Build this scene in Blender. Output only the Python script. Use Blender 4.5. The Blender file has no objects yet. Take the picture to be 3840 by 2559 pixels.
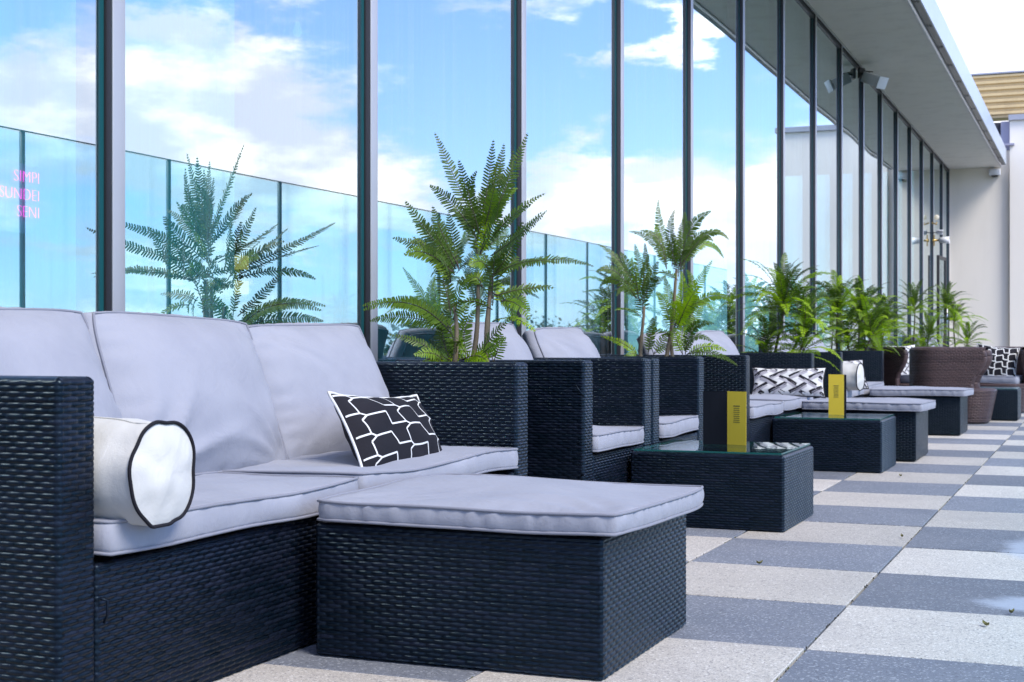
import bpy, math, random
import numpy as np
from mathutils import Vector, Matrix, noise
R = math.radians
S = bpy.context.scene
COL = S.collection
random.seed(7)

# ------------------------------------------------------------------ camera
EYE = .705
cam = bpy.data.cameras.new("camera")
cam.lens = 50.49; cam.sensor_width = 36; cam.shift_y = .00247
cam.clip_end = 3000; cam.clip_start = .05
cam.dof.use_dof = True; cam.dof.focus_distance = 3.9; cam.dof.aperture_fstop = 13
cam_o = bpy.data.objects.new("camera", cam); COL.objects.link(cam_o)
cam_o.location = (0, 0, EYE); cam_o.rotation_euler = (R(90), 0, R(22.2275))
S.camera = cam_o
S.render.resolution_x, S.render.resolution_y = 1024, 682

# ------------------------------------------------------------------ sun, sky, exposure
SUN_EL, SUN_AZ = 48, 114          # azimuth clockwise from +Y
sl = bpy.data.lights.new("sun", 'SUN'); sl.energy = 2.6; sl.angle = R(22); sl.color = (1, .93, .82)
so = bpy.data.objects.new("sun", sl); COL.objects.link(so)
sd = Vector((math.sin(R(SUN_AZ))*math.cos(R(SUN_EL)), math.cos(R(SUN_AZ))*math.cos(R(SUN_EL)), math.sin(R(SUN_EL))))
so.rotation_euler = sd.to_track_quat('Z', 'Y').to_euler()

S.view_settings.view_transform = 'Standard'; S.view_settings.look = 'None'
S.view_settings.exposure = 0.78; S.view_settings.gamma = 1
S.view_settings.use_curve_mapping = False
S.cycles.caustics_reflective = False; S.cycles.caustics_refractive = False
S.cycles.max_bounces = 10; S.cycles.transparent_max_bounces = 16
S.cycles.use_denoising = True
S.cycles.sample_clamp_indirect = 6

class NT:
    """small helper to write node trees"""
    def __init__(s, tree): s.t = tree; s.n = tree.nodes; s.l = tree.links
    def node(s, typ, ins=None, **kw):
        n = s.n.new(typ)
        for k, v in kw.items(): setattr(n, k, v)
        for k, v in (ins or {}).items(): s.set(n.inputs[k], v)
        return n
    def set(s, sock, v):
        if isinstance(v, bpy.types.NodeSocket): s.l.new(v, sock)
        elif isinstance(v, bpy.types.Node): s.l.new(v.outputs[0], sock)
        else:
            if sock.type == 'RGBA' and len(v) == 3: v = (*v, 1)
            sock.default_value = v
    def m(s, op, a, b=0.0, c=0.0, clamp=False):
        n = s.n.new('ShaderNodeMath'); n.operation = op; n.use_clamp = clamp
        for i, v in enumerate((a, b, c)): s.set(n.inputs[i], v)
        return n.outputs[0]
    def mix(s, f, a, b, mode='MIX'):
        n = s.n.new('ShaderNodeMix'); n.data_type = 'RGBA'; n.blend_type = mode
        s.set(n.inputs[0], f); s.set(n.inputs[6], a); s.set(n.inputs[7], b)
        return n.outputs[2]
    def ramp(s, f, stops):
        n = s.n.new('ShaderNodeMapRange'); n.interpolation_type = 'SMOOTHSTEP'
        s.set(n.inputs[0], f); n.inputs[1].default_value = stops[0]; n.inputs[2].default_value = stops[1]
        if len(stops) > 2: n.inputs[3].default_value = stops[2]; n.inputs[4].default_value = stops[3]
        return n.outputs[0]
    def noise(s, vec, scale, detail=4, rough=.55, dist=0.0):
        return s.node('ShaderNodeTexNoise', {'Vector': vec, 'Scale': scale, 'Detail': detail, 'Roughness': rough, 'Distortion': dist})

W = bpy.data.worlds.new("World"); S.world = W; W.use_nodes = True
w = NT(W.node_tree); W.node_tree.nodes.clear()
sky = w.node('ShaderNodeTexSky', sky_type='NISHITA', sun_disc=False, sun_elevation=R(SUN_EL), sun_rotation=R(SUN_AZ), air_density=1.0, dust_density=.6, ozone_density=1.6)
tc = w.node('ShaderNodeTexCoord')
sx = w.node('ShaderNodeSeparateXYZ', {0: tc.outputs['Generated']})
X_, Y_, Z_ = sx.outputs
az = w.m('MULTIPLY', w.m('ARCTAN2', X_, Y_), 57.2958)
el = w.m('MULTIPLY', w.m('ARCSINE', Z_), 57.2958)
dv = w.node('ShaderNodeVectorMath', {0: tc.outputs['Generated'], 1: (1, 1, 2.6)}, operation='MULTIPLY')
warp = w.noise(dv.outputs[0], 9, 6, .6)
ws = w.node('ShaderNodeSeparateColor', {0: warp.outputs['Color']})
az2 = w.m('ADD', az, w.m('MULTIPLY', w.m('SUBTRACT', ws.outputs[0], .5), 16))
el2 = w.m('ADD', el, w.m('MULTIPLY', w.m('SUBTRACT', ws.outputs[1], .5), 7))
BLOBS = [  # cloud banks: azimuth, elevation, half widths in degrees, weight
    (40.5, 9.6, 3.4, 2.0, 1.1), (43, 5.8, 4, 1.6, .7), (33, 9.3, 5.2, 2.2, 1.2), (31, 6.6, 5.5, 1.8, 1.1), (34.5, 12.6, 4.0, 1.0, .8), (27.5, 5.6, 3.5, .9, .7),
    (21.6, 4.6, 2.4, 1.3, .9), (18.5, 6.6, 2.3, 1.4, 1.0), (15.5, 6.0, 2.6, 2.2, 1.1), (17.3, 12.0, 1.3, .9, .8), (10, 5.0, 5.0, 2.4, 1.0), (3, 9, 7, 7, .9), (-5, 13, 8, 9, 1.2),
    (22, 13.2, 4, .7, .55), (20, 1.2, 24, .9, .5)]
cov = None
for a, e, sa, se, wt in BLOBS:
    q = w.m('ADD', w.m('POWER', w.m('DIVIDE', w.m('SUBTRACT', az2, a), sa), 2), w.m('POWER', w.m('DIVIDE', w.m('SUBTRACT', el2, e), se), 2))
    g = w.m('MULTIPLY', w.m('EXPONENT', w.m('MULTIPLY', q, -1.0)), wt)
    cov = g if cov is None else w.m('ADD', cov, g)
big = w.noise(dv.outputs[0], 2.6, 8, .58)
fine = w.noise(dv.outputs[0], 22, 6, .6)
gen = w.ramp(big.outputs[0], (.45, .64))
# the general cloud field stays clear of the stretch where the banks are placed
near = w.m('MULTIPLY', w.ramp(az, (-14, -4)), w.ramp(az, (58, 46)))
near = w.m('MULTIPLY', near, w.ramp(el, (30, 17)))
gen = w.m('MULTIPLY', gen, w.m('SUBTRACT', 1, near))
cov = w.m('ADD', cov, w.m('MULTIPLY', w.m('SUBTRACT', fine.outputs[0], .5), .7))
streak = w.noise(w.node('ShaderNodeCombineXYZ', {0: w.m('MULTIPLY', az2, .10), 1: w.m('MULTIPLY', el2, .62), 2: 3.0}), 1.0, 6, .6)
low = w.m('MULTIPLY', w.ramp(streak.outputs[0], (.42, .66)), w.m('MULTIPLY', w.ramp(el, (6.0, 3.5)), .85))
mask = w.m('MAXIMUM', w.m('MAXIMUM', w.ramp(cov, (.20, .88)), gen), low)
thick = w.ramp(w.noise(dv.outputs[0], 9, 6, .6).outputs[0], (.42, .68))
ccol = w.mix(thick, (7.4, 7.7, 9.4), (13.6, 13.2, 13.1))
blue = w.mix(1.0, w.node('ShaderNodeHueSaturation', {'Saturation': .90, 'Value': 2.2, 'Color': sky.outputs[0]}), (.56, .67, 1.02), 'MULTIPLY')
lowhaze = w.m('MULTIPLY', w.ramp(el, (5.5, -1.0)), .55)
blue = w.mix(lowhaze, blue, (8.6, 10.6, 14.0))
skyc = w.mix(mask, blue, ccol)
bg = w.node('ShaderNodeBackground', {'Color': skyc, 'Strength': .1})
w.l.new(bg.outputs[0], w.node('ShaderNodeOutputWorld').inputs[0])

# ------------------------------------------------------------------ materials
def mat(name, color=None, rough=.5, spec=.5, metal=0.0, build=None, **kw):
    m_ = bpy.data.materials.new(name); m_.use_nodes = True
    t = NT(m_.node_tree); t.n.clear()
    out = t.node('ShaderNodeOutputMaterial')
    p = t.node('ShaderNodeBsdfPrincipled')
    t.l.new(p.outputs[0], out.inputs[0])
    if color: p.inputs['Base Color'].default_value = (*color, 1)
    p.inputs['Roughness'].default_value = rough; p.inputs['Specular IOR Level'].default_value = spec; p.inputs['Metallic'].default_value = metal
    for k, v in kw.items(): t.set(p.inputs[k.replace('_', ' ')], v)
    if build: build(t, p, out)
    return m_

def wicker(cols, rough, pitch=.0100, period=.038, dist=.007, relief=False, tint=(.58, .82, 1.0)):
    def b(t, p, out):
        uv = t.node('ShaderNodeUVMap', uv_map='UVMap')
        # hand woven: rows wander a little
        wob = t.noise(uv.outputs[0], 9, 2)
        s_ = t.node('ShaderNodeSeparateXYZ', {0: uv.outputs[0]})
        u, v = s_.outputs[0], s_.outputs[1]
        if not relief: v = t.m('ADD', v, t.m('MULTIPLY', t.m('SUBTRACT', wob.outputs[0], .5), .004))
        vr = t.m('DIVIDE', v, pitch)
        row = t.m('FLOOR', vr); fv = t.m('FRACT', vr)
        U = t.m('ADD', t.m('DIVIDE', u, period), t.m('MULTIPLY', t.m('MODULO', t.m('ABSOLUTE', row), 2.0), .5))
        colm = t.m('FLOOR', U); fu = t.m('FRACT', U)
        c = t.m('SUBTRACT', t.m('MULTIPLY', fv, 2), 1)
        prof = t.m('POWER', t.m('MAXIMUM', t.m('SUBTRACT', 1, t.m('POWER', t.m('ABSOLUTE', c), 3.0)), 0), .6)
        cu = t.m('SUBTRACT', t.m('MULTIPLY', fu, 2), 1)
        over = t.m('POWER', t.m('MAXIMUM', t.m('SUBTRACT', 1, t.m('POWER', t.m('ABSOLUTE', cu), 5.0)), 0), .6)
        strand = t.m('MULTIPLY', prof, over)
        st = t.m('DIVIDE', t.m('SUBTRACT', 1, t.m('ABSOLUTE', cu)), .22)
        stake = t.m('MULTIPLY', t.m('SQRT', t.m('MAXIMUM', t.m('SUBTRACT', 1, t.m('MULTIPLY', st, st)), 0)), .42)
        h = t.m('MAXIMUM', strand, stake)
        cell = t.node('ShaderNodeCombineXYZ', {0: colm, 1: row})
        rnd = t.node('ShaderNodeTexWhiteNoise', {'Vector': cell.outputs[0]}, noise_dimensions='2D')
        rrow = t.node('ShaderNodeTexWhiteNoise', {'W': row}, noise_dimensions='1D')
        col = t.mix(rnd.outputs[0], cols[0], cols[1])
        col = t.mix(t.m('MULTIPLY', rrow.outputs[0], .6), col, cols[2])
        dust = t.ramp(t.noise(uv.outputs[0], 3.5, 5, .65).outputs[0], (.5, .78))
        col = t.mix(t.m('MULTIPLY', dust, .22), col, cols[3])
        t.set(p.inputs['Base Color'], col)
        t.set(p.inputs['Roughness'], t.m('ADD', rough, t.m('MULTIPLY', rnd.outputs[0], .05)))
        if relief: h = t.noise(uv.outputs[0], 260, 2).outputs[0]
        if tint: p.inputs['Specular Tint'].default_value = (*tint, 1)
        bp = t.node('ShaderNodeBump', {'Height': h, 'Strength': 1.0, 'Distance': (.0005 if relief else dist)})
        t.set(p.inputs['Normal'], bp)
    return b
M = {}
M['wicker'] = mat('black wicker', build=wicker(((.0015, .0035, .007), (.007, .008, .015), (.002, .006, .010), (.009, .013, .022)), .30), spec=.21)
M['wicker_relief'] = mat('black woven wicker', build=wicker(((.0012, .0028, .006), (.008, .010, .019), (.0015, .005, .009), (.010, .014, .025)), .28, relief=True), spec=.26)
M['brown'] = mat('brown wicker', build=wicker(((.070, .042, .042), (.040, .026, .028), (.11, .075, .072), (.12, .10, .1)), .45, .014, .05, tint=(1, .9, .9)), spec=.4)

def fabric(col, col2, scale=420, bump=.25, sheen=.15):
    def b(t, p, out):
        tcn = t.node('ShaderNodeTexCoord').outputs['Object']
        n1 = t.noise(tcn, 5, 5, .6)
        t.set(p.inputs['Base Color'], t.mix(t.ramp(n1.outputs[0], (.35, .7)), col, col2))
        wv = t.noise(tcn, scale, 2, .6)
        cr = t.noise(tcn, 11, 4, .6, 1.2)
        h = t.m('ADD', t.m('MULTIPLY', wv.outputs[0], .0008), t.m('MULTIPLY', cr.outputs[0], .006))
        t.set(p.inputs['Normal'], t.node('ShaderNodeBump', {'Height': h, 'Strength': bump, 'Distance': 1.0}))
        p.inputs['Sheen Weight'].default_value = sheen; p.inputs['Sheen Roughness'].default_value = .4
    return b
M['cushion'] = mat('pale grey canvas', build=fabric((.295, .304, .350), (.265, .274, .320), bump=.5), rough=.85, spec=.2)
M['piping'] = mat('grey piping', build=fabric((.215, .222, .262), (.20, .205, .245)), rough=.85, spec=.2)
M['cream'] = mat('cream weave', build=fabric((.56, .555, .53), (.51, .505, .48), 260, .5), rough=.9, spec=.15)
M['black_cloth'] = mat('black cloth', build=fabric((.010, .010, .014), (.014, .013, .018), 300, sheen=0), rough=.85, spec=.2)
M['white_cloth'] = mat('white cloth', build=fabric((.63, .63, .62), (.58, .58, .57), 300), rough=.85, spec=.2)
M['grey_cloth'] = mat('grey cloth', build=fabric((.36, .35, .38), (.32, .31, .34), 300), rough=.85, spec=.2)

def stone(base, alt, dark, light):
    def b(t, p, out):
        geo = t.node('ShaderNodeNewGeometry')
        pos = geo.outputs['Position']
        isl = geo.outputs['Random Per Island']
        vor = t.node('ShaderNodeTexVoronoi', {'Vector': pos, 'Scale': 210})
        vs = t.node('ShaderNodeSeparateColor', {0: vor.outputs['Color']})
        fine = t.noise(pos, 330, 3, .7)
        med = t.noise(pos, 2.3, 6, .62)
        col = t.mix(t.ramp(med.outputs[0], (.3, .7)), base, alt)
        col = t.mix(t.m('MULTIPLY', t.ramp(fine.outputs[0], (.48, .60)), .62), col, dark)
        col = t.mix(t.m('MULTIPLY', t.ramp(vs.outputs[0], (.86, .93)), .75), col, light)
        col = t.mix(t.m('MULTIPLY', t.ramp(vs.outputs[1], (.90, .95)), .7), col, dark)
        hsv = t.node('ShaderNodeHueSaturation', {'Value': t.m('ADD', .80, t.m('MULTIPLY', isl, .34)), 'Color': col})
        # pale dried-water bloom on the walkway side
        wn = t.noise(pos, 3.2, 5, .6, .8)
        sp = t.node('ShaderNodeSeparateXYZ', {0: pos})
        def blob(cx, cy, rx, ry):
            q = t.m('ADD', t.m('POWER', t.m('DIVIDE', t.m('SUBTRACT', sp.outputs[0], cx), rx), 2), t.m('POWER', t.m('DIVIDE', t.m('SUBTRACT', sp.outputs[1], cy), ry), 2))
            return t.m('EXPONENT', t.m('MULTIPLY', q, -1))
        bl = t.m('ADD', blob(-.12, 4.1, .2, .2), t.m('ADD', blob(-.2, 5.25, .16, .4), blob(-.17, 6.6, .12, .5)))
        bl = t.ramp(t.m('ADD', bl, t.m('MULTIPLY', t.m('SUBTRACT', wn.outputs[0], .5), 1.3)), (.45, .85))
        dirt = t.ramp(t.noise(pos, 1.1, 6, .7).outputs[0], (.52, .75))
        c2 = t.mix(t.m('MULTIPLY', dirt, .35), hsv.outputs[0], dark)
        spots = t.node('ShaderNodeTexVoronoi', {'Vector': pos, 'Scale': 5.5})
        c2 = t.mix(t.m('MULTIPLY', t.ramp(t.m('ADD', spots.outputs['Distance'], t.m('MULTIPLY', fine.outputs[0], .05)), (.085, .06)), .6), c2, dark)
        c2 = t.mix(t.m('MULTIPLY', bl, .65), c2, (.46, .50, .58))
        t.set(p.inputs['Base Color'], c2)
        t.set(p.inputs['Roughness'], t.ramp(dirt, (0, 1, .62, .45)))
        t.set(p.inputs['Normal'], t.node('ShaderNodeBump', {'Height': fine.outputs[0], 'Strength': .25, 'Distance': .002}))
    return b
M['tile_pale'] = mat('pale granite slab', build=stone((.60, .555, .49), (.52, .48, .43), (.20, .19, .185), (.72, .69, .64)), spec=.35)
M['tile_dark'] = mat('blue grey granite slab', build=stone((.165, .182, .218), (.205, .218, .250), (.085, .092, .108), (.40, .42, .45)), spec=.4)
M['moss'] = mat('joint moss', (.07, .075, .02), .95)
M['grout'] = mat('joint dirt', (.035, .033, .03), .9)

def glass_b(t, p, out):
    lw = t.node('ShaderNodeLayerWeight', {'Blend': .5})
    fac = t.m('ADD', .46, t.m('MULTIPLY', t.m('POWER', lw.outputs['Facing'], 1.6), .48))
    g = t.node('ShaderNodeBsdfGlossy', {'Color': (.90, .985, 1.0), 'Roughness': 0.0})
    tr = t.node('ShaderNodeBsdfTransparent', {'Color': (.34, .86, .88)})
    mx = t.node('ShaderNodeMixShader', {0: fac, 1: tr.outputs[0], 2: g.outputs[0]})
    # rain-streaked dust film
    o_ = t.node('ShaderNodeNewGeometry').outputs['Position']
    st = t.noise(t.node('ShaderNodeMapping', {'Vector': o_, 'Scale': (1, 34, .5)}).outputs[0], 1.0, 5, .65)
    pt = t.noise(o_, 1.3, 4, .6)
    film = t.m('MULTIPLY', t.ramp(st.outputs[0], (.40, .75)), t.m('MULTIPLY', t.ramp(pt.outputs[0], (.3, .7)), .10))
    df = t.node('ShaderNodeBsdfDiffuse', {'Color': (.62, .66, .70)})
    m3 = t.node('ShaderNodeMixShader', {0: film, 1: mx.outputs[0], 2: df.outputs[0]})
    t.l.new(m3.outputs[0], out.inputs[0])
M['glass'] = mat('reflective facade glass', build=glass_b)
def clear_b(col, rf):
    def b(t, p, out):
        lw = t.node('ShaderNodeLayerWeight', {'Blend': .5})
        fr = t.m('ADD', rf, t.m('MULTIPLY', t.m('POWER', lw.outputs['Facing'], 4.0), .75))
        g = t.node('ShaderNodeBsdfGlossy', {'Color': (.95, 1, 1), 'Roughness': .0})
        tr = t.node('ShaderNodeBsdfTransparent', {'Color': col})
        mx = t.node('ShaderNodeMixShader', {0: fr, 1: tr.outputs[0], 2: g.outputs[0]})
        t.l.new(mx.outputs[0], out.inputs[0])
    return b
M['glass_back'] = mat('glass inner face', build=clear_b((1, 1, 1), .02))
M['rail_glass'] = mat('green tinted balustrade glass', build=clear_b((.80, .945, .978), .04))
M['table_glass'] = mat('table glass', build=clear_b((.80, .95, .92), .07))
M['table_edge'] = mat('glass edge', (.015, .10, .09), .15, .6)
M['lamp_glass'] = mat('lamp glass', build=clear_b((.92, .93, .95), .12))

def metal_b(col, rough):
    def b(t, p, out):
        o = t.node('ShaderNodeTexCoord').outputs['Object']
        mp = t.node('ShaderNodeMapping', {'Vector': o, 'Scale': (60, 60, 1.5)})
        n = t.noise(mp.outputs[0], 4, 4)
        n2 = t.noise(o, 2.5, 4)
        t.set(p.inputs['Base Color'], t.mix(n2.outputs[0], col, tuple(c*.82 for c in col)))
        t.set(p.inputs['Roughness'], t.m('ADD', rough-.06, t.m('MULTIPLY', n.outputs[0], .14)))
    return b
M['alu'] = mat('satin aluminium', build=metal_b((.50, .50, .52), .5), metal=.4)
M['alu_dark'] = mat('dark anodised metal', build=metal_b((.055, .055, .068), .45), metal=.3)
M['gasket'] = mat('black gasket', (.012, .014, .016), .5)
M['teal_reflection'] = mat('teal glazing edge', (.008, .075, .085), .3, .5)  # mirror image of the mullion's dark side, put into the colour
M['steel'] = mat('bright steel', build=metal_b((.62, .63, .66), .3), metal=1)
M['post'] = mat('teal steel post', (.006, .075, .085), .4)
M['brass'] = mat('brass', build=metal_b((.45, .30, .11), .3), metal=1)
def plaster(col, stain, sc=1.4, bumpd=.002):
    def b(t, p, out):
        o = t.node('ShaderNodeNewGeometry').outputs['Position']
        mp = t.node('ShaderNodeMapping', {'Vector': o, 'Scale': (1.6, 1.6, .35)})
        n = t.noise(mp.outputs[0], sc, 7, .65)
        t.set(p.inputs['Base Color'], t.mix(t.ramp(n.outputs[0], (.45, .75)), col, stain))
        gr = t.noise(o, 160, 3, .7)
        t.set(p.inputs['Normal'], t.node('ShaderNodeBump', {'Height': gr.outputs[0], 'Strength': .4, 'Distance': bumpd}))
    return b
M['render_white'] = mat('white render', build=plaster((.88, .825, .735), (.81, .755, .67)), rough=.9, spec=.2)
M['soffit'] = mat('grey soffit board', build=plaster((.86, .835, .81), (.76, .735, .71), 2.2), rough=.9, spec=.2)
M['fascia'] = mat('pale blue metal fascia', build=metal_b((.55, .62, .70), .35), metal=.35)
M['gutter'] = mat('gutter metal', build=metal_b((.22, .22, .23), .4), metal=.5)
M['gold'] = mat('gold corrugated sheet', build=plaster((.68, .52, .27), (.60, .45, .23), 3, .0004), rough=.45, spec=.4)
M['flashing'] = mat('grey flashing', build=metal_b((.42, .43, .47), .45), metal=.4)
M['lavender'] = mat('lavender grey column', (.30, .30, .40), .6)
M['dark'] = mat('dark void', (.03, .032, .045), .8)
M['plastic_white'] = mat('white plastic', (.72, .73, .75), .4)
M['plastic_black'] = mat('black plastic', (.02, .02, .022), .4)
M['room_wall'] = mat('interior wall', build=plaster((.50, .52, .52), (.42, .44, .44)), rough=.9)
M['room_floor'] = mat('interior floor', build=plaster((.22, .17, .13), (.15, .12, .09)), rough=.5)
M['screen'] = mat('pale interior screen', build=plaster((.66, .68, .68), (.60, .62, .62)), rough=.9)
def emis(name, col, st):
    def b(t, p, out):
        p.inputs['Emission Color'].default_value = (*col, 1); p.inputs['Emission Strength'].default_value = st
    return mat(name, tuple(.5*c for c in col), .5, build=b)
M['neon'] = emis('pink neon tube', (1.0, .035, .34), 3.4)
M['bulb'] = emis('warm lamp bulb', (1.0, .93, .75), .22)
M['sign_board'] = mat('lilac acrylic board', (.72, .52, .78), .3)
M['menu_black'] = mat('black card', build=plaster((.006, .008, .012), (.009, .011, .016), 8, .0004), rough=.9, spec=.05)
M['menu_yellow'] = mat('mustard yellow card', build=plaster((.86, .64, .05), (.80, .59, .045), 8, .0004), rough=.6)
M['ink'] = mat('dark print', (.20, .16, .04), .7)
M['soil'] = mat('soil', build=plaster((.035, .026, .018), (.02, .016, .012), 20, .01), rough=.95)
M['stem'] = mat('cane stem', build=plaster((.17, .135, .085), (.10, .075, .05), 14, .004), rough=.7)
M['thread'] = mat('dark fern stalk', (.06, .05, .03), .6)
def leaf(ca, cb, trans):
    def b(t, p, out):
        geo = t.node('ShaderNodeNewGeometry')
        n = t.noise(geo.outputs['Position'], 14, 3)
        col = t.mix(t.m('ADD', t.m('MULTIPLY', geo.outputs['Random Per Island'], .5), t.m('MULTIPLY', n.outputs[0], .5)), ca, cb)
        t.set(p.inputs['Base Color'], col)
        tl = t.node('ShaderNodeBsdfTranslucent', {'Color': t.mix(1.0, col, (1.1, 1.25, .5), 'MULTIPLY')})
        mx = t.node('ShaderNodeMixShader', {0: trans, 1: p.outputs[0], 2: tl.outputs[0]})
        t.l.new(mx.outputs[0], out.inputs[0])
    return b
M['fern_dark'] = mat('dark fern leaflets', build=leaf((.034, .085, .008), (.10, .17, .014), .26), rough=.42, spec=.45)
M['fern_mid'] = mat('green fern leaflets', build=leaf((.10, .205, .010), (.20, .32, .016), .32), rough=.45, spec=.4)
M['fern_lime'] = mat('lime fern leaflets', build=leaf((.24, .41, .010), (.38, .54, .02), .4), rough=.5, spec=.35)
M['tree_leaf'] = mat('distant leaves', build=leaf((.028, .055, .020), (.06, .095, .035), .1), rough=.7, spec=.2)
M['bark'] = mat('bark', (.08, .06, .045), .9)
M['land'] = mat('far fields', build=plaster((.07, .10, .04), (.10, .11, .06), .02), rough=.95)
M['dry_leaf'] = mat('dry leaf', (.16, .15, .05), .8)
M['bottle'] = mat('dark bottle glass', (.012, .02, .012), .08, .6)
M['paper'] = emis('lit cream label', (1.0, .42, .12), .8)  # glow added to the bottle label so it shows through the tinted glass
M['green_glow'] = emis('lit green glass', (.15, .7, .05), .5)

# ------------------------------------------------------------------ mesh helpers
class MB:
    def __init__(s): s.v = []; s.f = []; s.uv = []; s.mi = []; s.sm = []
    def add(s, vs, fs, uvs=None, mi=0, smooth=True):
        o = len(s.v); s.v += [tuple(p) for p in vs]
        for i, f in enumerate(fs):
            s.f.append([o+k for k in f]); s.mi.append(mi); s.sm.append(smooth)
            s.uv.append(uvs[i] if uvs else [(0, 0)]*len(f))
    def box(s, x0, x1, y0, y1, z0, z1, mi=0, b=0.0):
        if b > 0: return rbox(s, x0, x1, y0, y1, z0, z1, b, mi=mi, seg=2)
        v = [(x, y, z) for z in (z0, z1) for y in (y0, y1) for x in (x0, x1)]
        fs = [(0, 2, 3, 1), (4, 5, 7, 6), (0, 1, 5, 4), (2, 6, 7, 3), (0, 4, 6, 2), (1, 3, 7, 5)]
        def uvof(f):
            pts = [Vector(v[k]) for k in f]; n = (pts[1]-pts[0]).cross(pts[2]-pts[0])
            a = max(range(3), key=lambda i: abs(n[i]))
            return [((p.y, p.z) if a == 0 else (p.x, p.z) if a == 1 else (p.x, p.y)) for p in pts]
        s.add(v, fs, [uvof(f) for f in fs], mi, False)
    def tube(s, pts, r, n=8, mi=0, closed=False, cap=True):
        pts = [Vector(p) for p in pts]; N = len(pts); vs = []; fs = []
        rr = r if isinstance(r, (list, tuple)) else [r]*N
        prev = None
        for i, p in enumerate(pts):
            if closed: t = pts[(i+1) % N]-pts[i-1]
            else: t = pts[min(i+1, N-1)]-pts[max(i-1, 0)]
            t.normalize()
            ref = prev if prev is not None else (Vector((0, 0, 1)) if abs(t.z) < .9 else Vector((1, 0, 0)))
            a = (ref-t*ref.dot(t)).normalized(); prev = a; b = t.cross(a)
            for k in range(n):
                th = 2*math.pi*k/n
                vs.append(p+(a*math.cos(th)+b*math.sin(th))*rr[i])
        for i in range(N if closed else N-1):
            j = (i+1) % N
            for k in range(n):
                l = (k+1) % n
                fs.append((i*n+k, i*n+l, j*n+l, j*n+k))
        if cap and not closed:
            fs.append(tuple(range(n-1, -1, -1))); fs.append(tuple((N-1)*n+k for k in range(n)))
        s.add(vs, fs, None, mi)
    def lathe(s, prof, n=24, mi=0, M4=None):
        vs = []; fs = []
        for r_, z in prof:
            for k in range(n):
                p = Vector((r_*math.cos(2*math.pi*k/n), r_*math.sin(2*math.pi*k/n), z))
                vs.append(M4 @ p if M4 else p)
        for i in range(len(prof)-1):
            for k in range(n):
                l = (k+1) % n; fs.append((i*n+k, i*n+l, (i+1)*n+l, (i+1)*n+k))
        s.add(vs, fs, None, mi)
    def obj(s, name, mats, parent=None, loc=None, weld=False):
        me = bpy.data.meshes.new(name)
        if weld:
            ix = {}; mp = []; nv = []
            for p in s.v:
                k = tuple(round(c, 5) for c in p)
                if k not in ix: ix[k] = len(nv); nv.append(p)
                mp.append(ix[k])
            keep = [i for i, f in enumerate(s.f) if len({mp[k] for k in f}) >= 3]
            s.v = nv; nf = []; nu = []
            for i in keep:
                q = []; u = []
                for k, c in zip(s.f[i], s.uv[i]):
                    if mp[k] not in q: q.append(mp[k]); u.append(c)
                nf.append(q); nu.append(u)
            s.f = nf; s.uv = nu; s.mi = [s.mi[i] for i in keep]; s.sm = [s.sm[i] for i in keep]
        me.from_pydata(s.v, [], s.f)
        if not isinstance(mats, (list, tuple)): mats = [mats]
        for m_ in mats: me.materials.append(M[m_] if isinstance(m_, str) else m_)
        me.polygons.foreach_set('material_index', s.mi)
        me.polygons.foreach_set('use_smooth', s.sm)
        ul = me.uv_layers.new(name='UVMap')
        flat = np.array([c for f in s.uv for q in f for c in q], dtype=np.float32)
        ul.data.foreach_set('uv', flat)
        me.update()
        o = bpy.data.objects.new(name, me); COL.objects.link(o)
        if parent: o.parent = parent
        if loc: o.location = loc
        return o

def rbox(mb, x0, x1, y0, y1, z0, z1, r, mi=0, seg=3, taper=0.0, rp=None):
    """box with rounded vertical and top/bottom edges; UVs in metres running round it"""
    rp = rp or r
    cx, cy = (x0+x1)/2, (y0+y1)/2
    def ring(inset):
        pts = []
        rr = max(rp-inset, 1e-4)
        for qx, qy, a0 in ((x1-inset-rr, y0+inset+rr, -90), (x1-inset-rr, y1-inset-rr, 0), (x0+inset+rr, y1-inset-rr, 90), (x0+inset+rr, y0+inset+rr, 180)):
            for k in range(seg+1):
                a = R(a0+90*k/seg); pts.append((qx+rr*math.cos(a), qy+rr*math.sin(a)))
        return pts
    levels = []
    for k in range(seg+1):
        a = R(90*k/seg); levels.append((z0+r-r*math.cos(a), r-r*math.sin(a)))
    for k in range(seg+1):
        a = R(90*k/seg); levels.append((z1-r+r*math.sin(a), r-r*math.cos(a)))
    base = ring(0); n = len(base)
    arc = [0]
    for i in range(n):
        p, q = base[i], base[(i+1) % n]; arc.append(arc[-1]+math.hypot(q[0]-p[0], q[1]-p[1]))
    vs = []; vv = []; d = 0
    for li, (z, ins) in enumerate(levels):
        if li: d += math.hypot(z-levels[li-1][0], ins-levels[li-1][1])
        k = 1-taper*(z1-z)/(z1-z0)
        for x, y in ring(ins): vs.append((cx+(x-cx)*k, cy+(y-cy)*k, z))
        vv.append(d+z0)
    fs = []; uvs = []
    for li in range(len(levels)-1):
        for i in range(n):
            j = (i+1) % n
            fs.append((li*n+i, li*n+j, (li+1)*n+j, (li+1)*n+i))
            uvs.append([(arc[i], vv[li]), (arc[i+1], vv[li]), (arc[i+1], vv[li+1]), (arc[i], vv[li+1])])
    L = len(levels)
    top = tuple((L-1)*n+i for i in range(n)); bot = tuple(n-1-i for i in range(n))
    flip = (x1-x0) > (y1-y0)
    for f in (top, bot):
        fs.append(f); uvs.append([((vs[k][0], vs[k][1]) if flip else (vs[k][1], vs[k][0])) for k in f])
    mb.add(vs, fs, uvs, mi)

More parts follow.
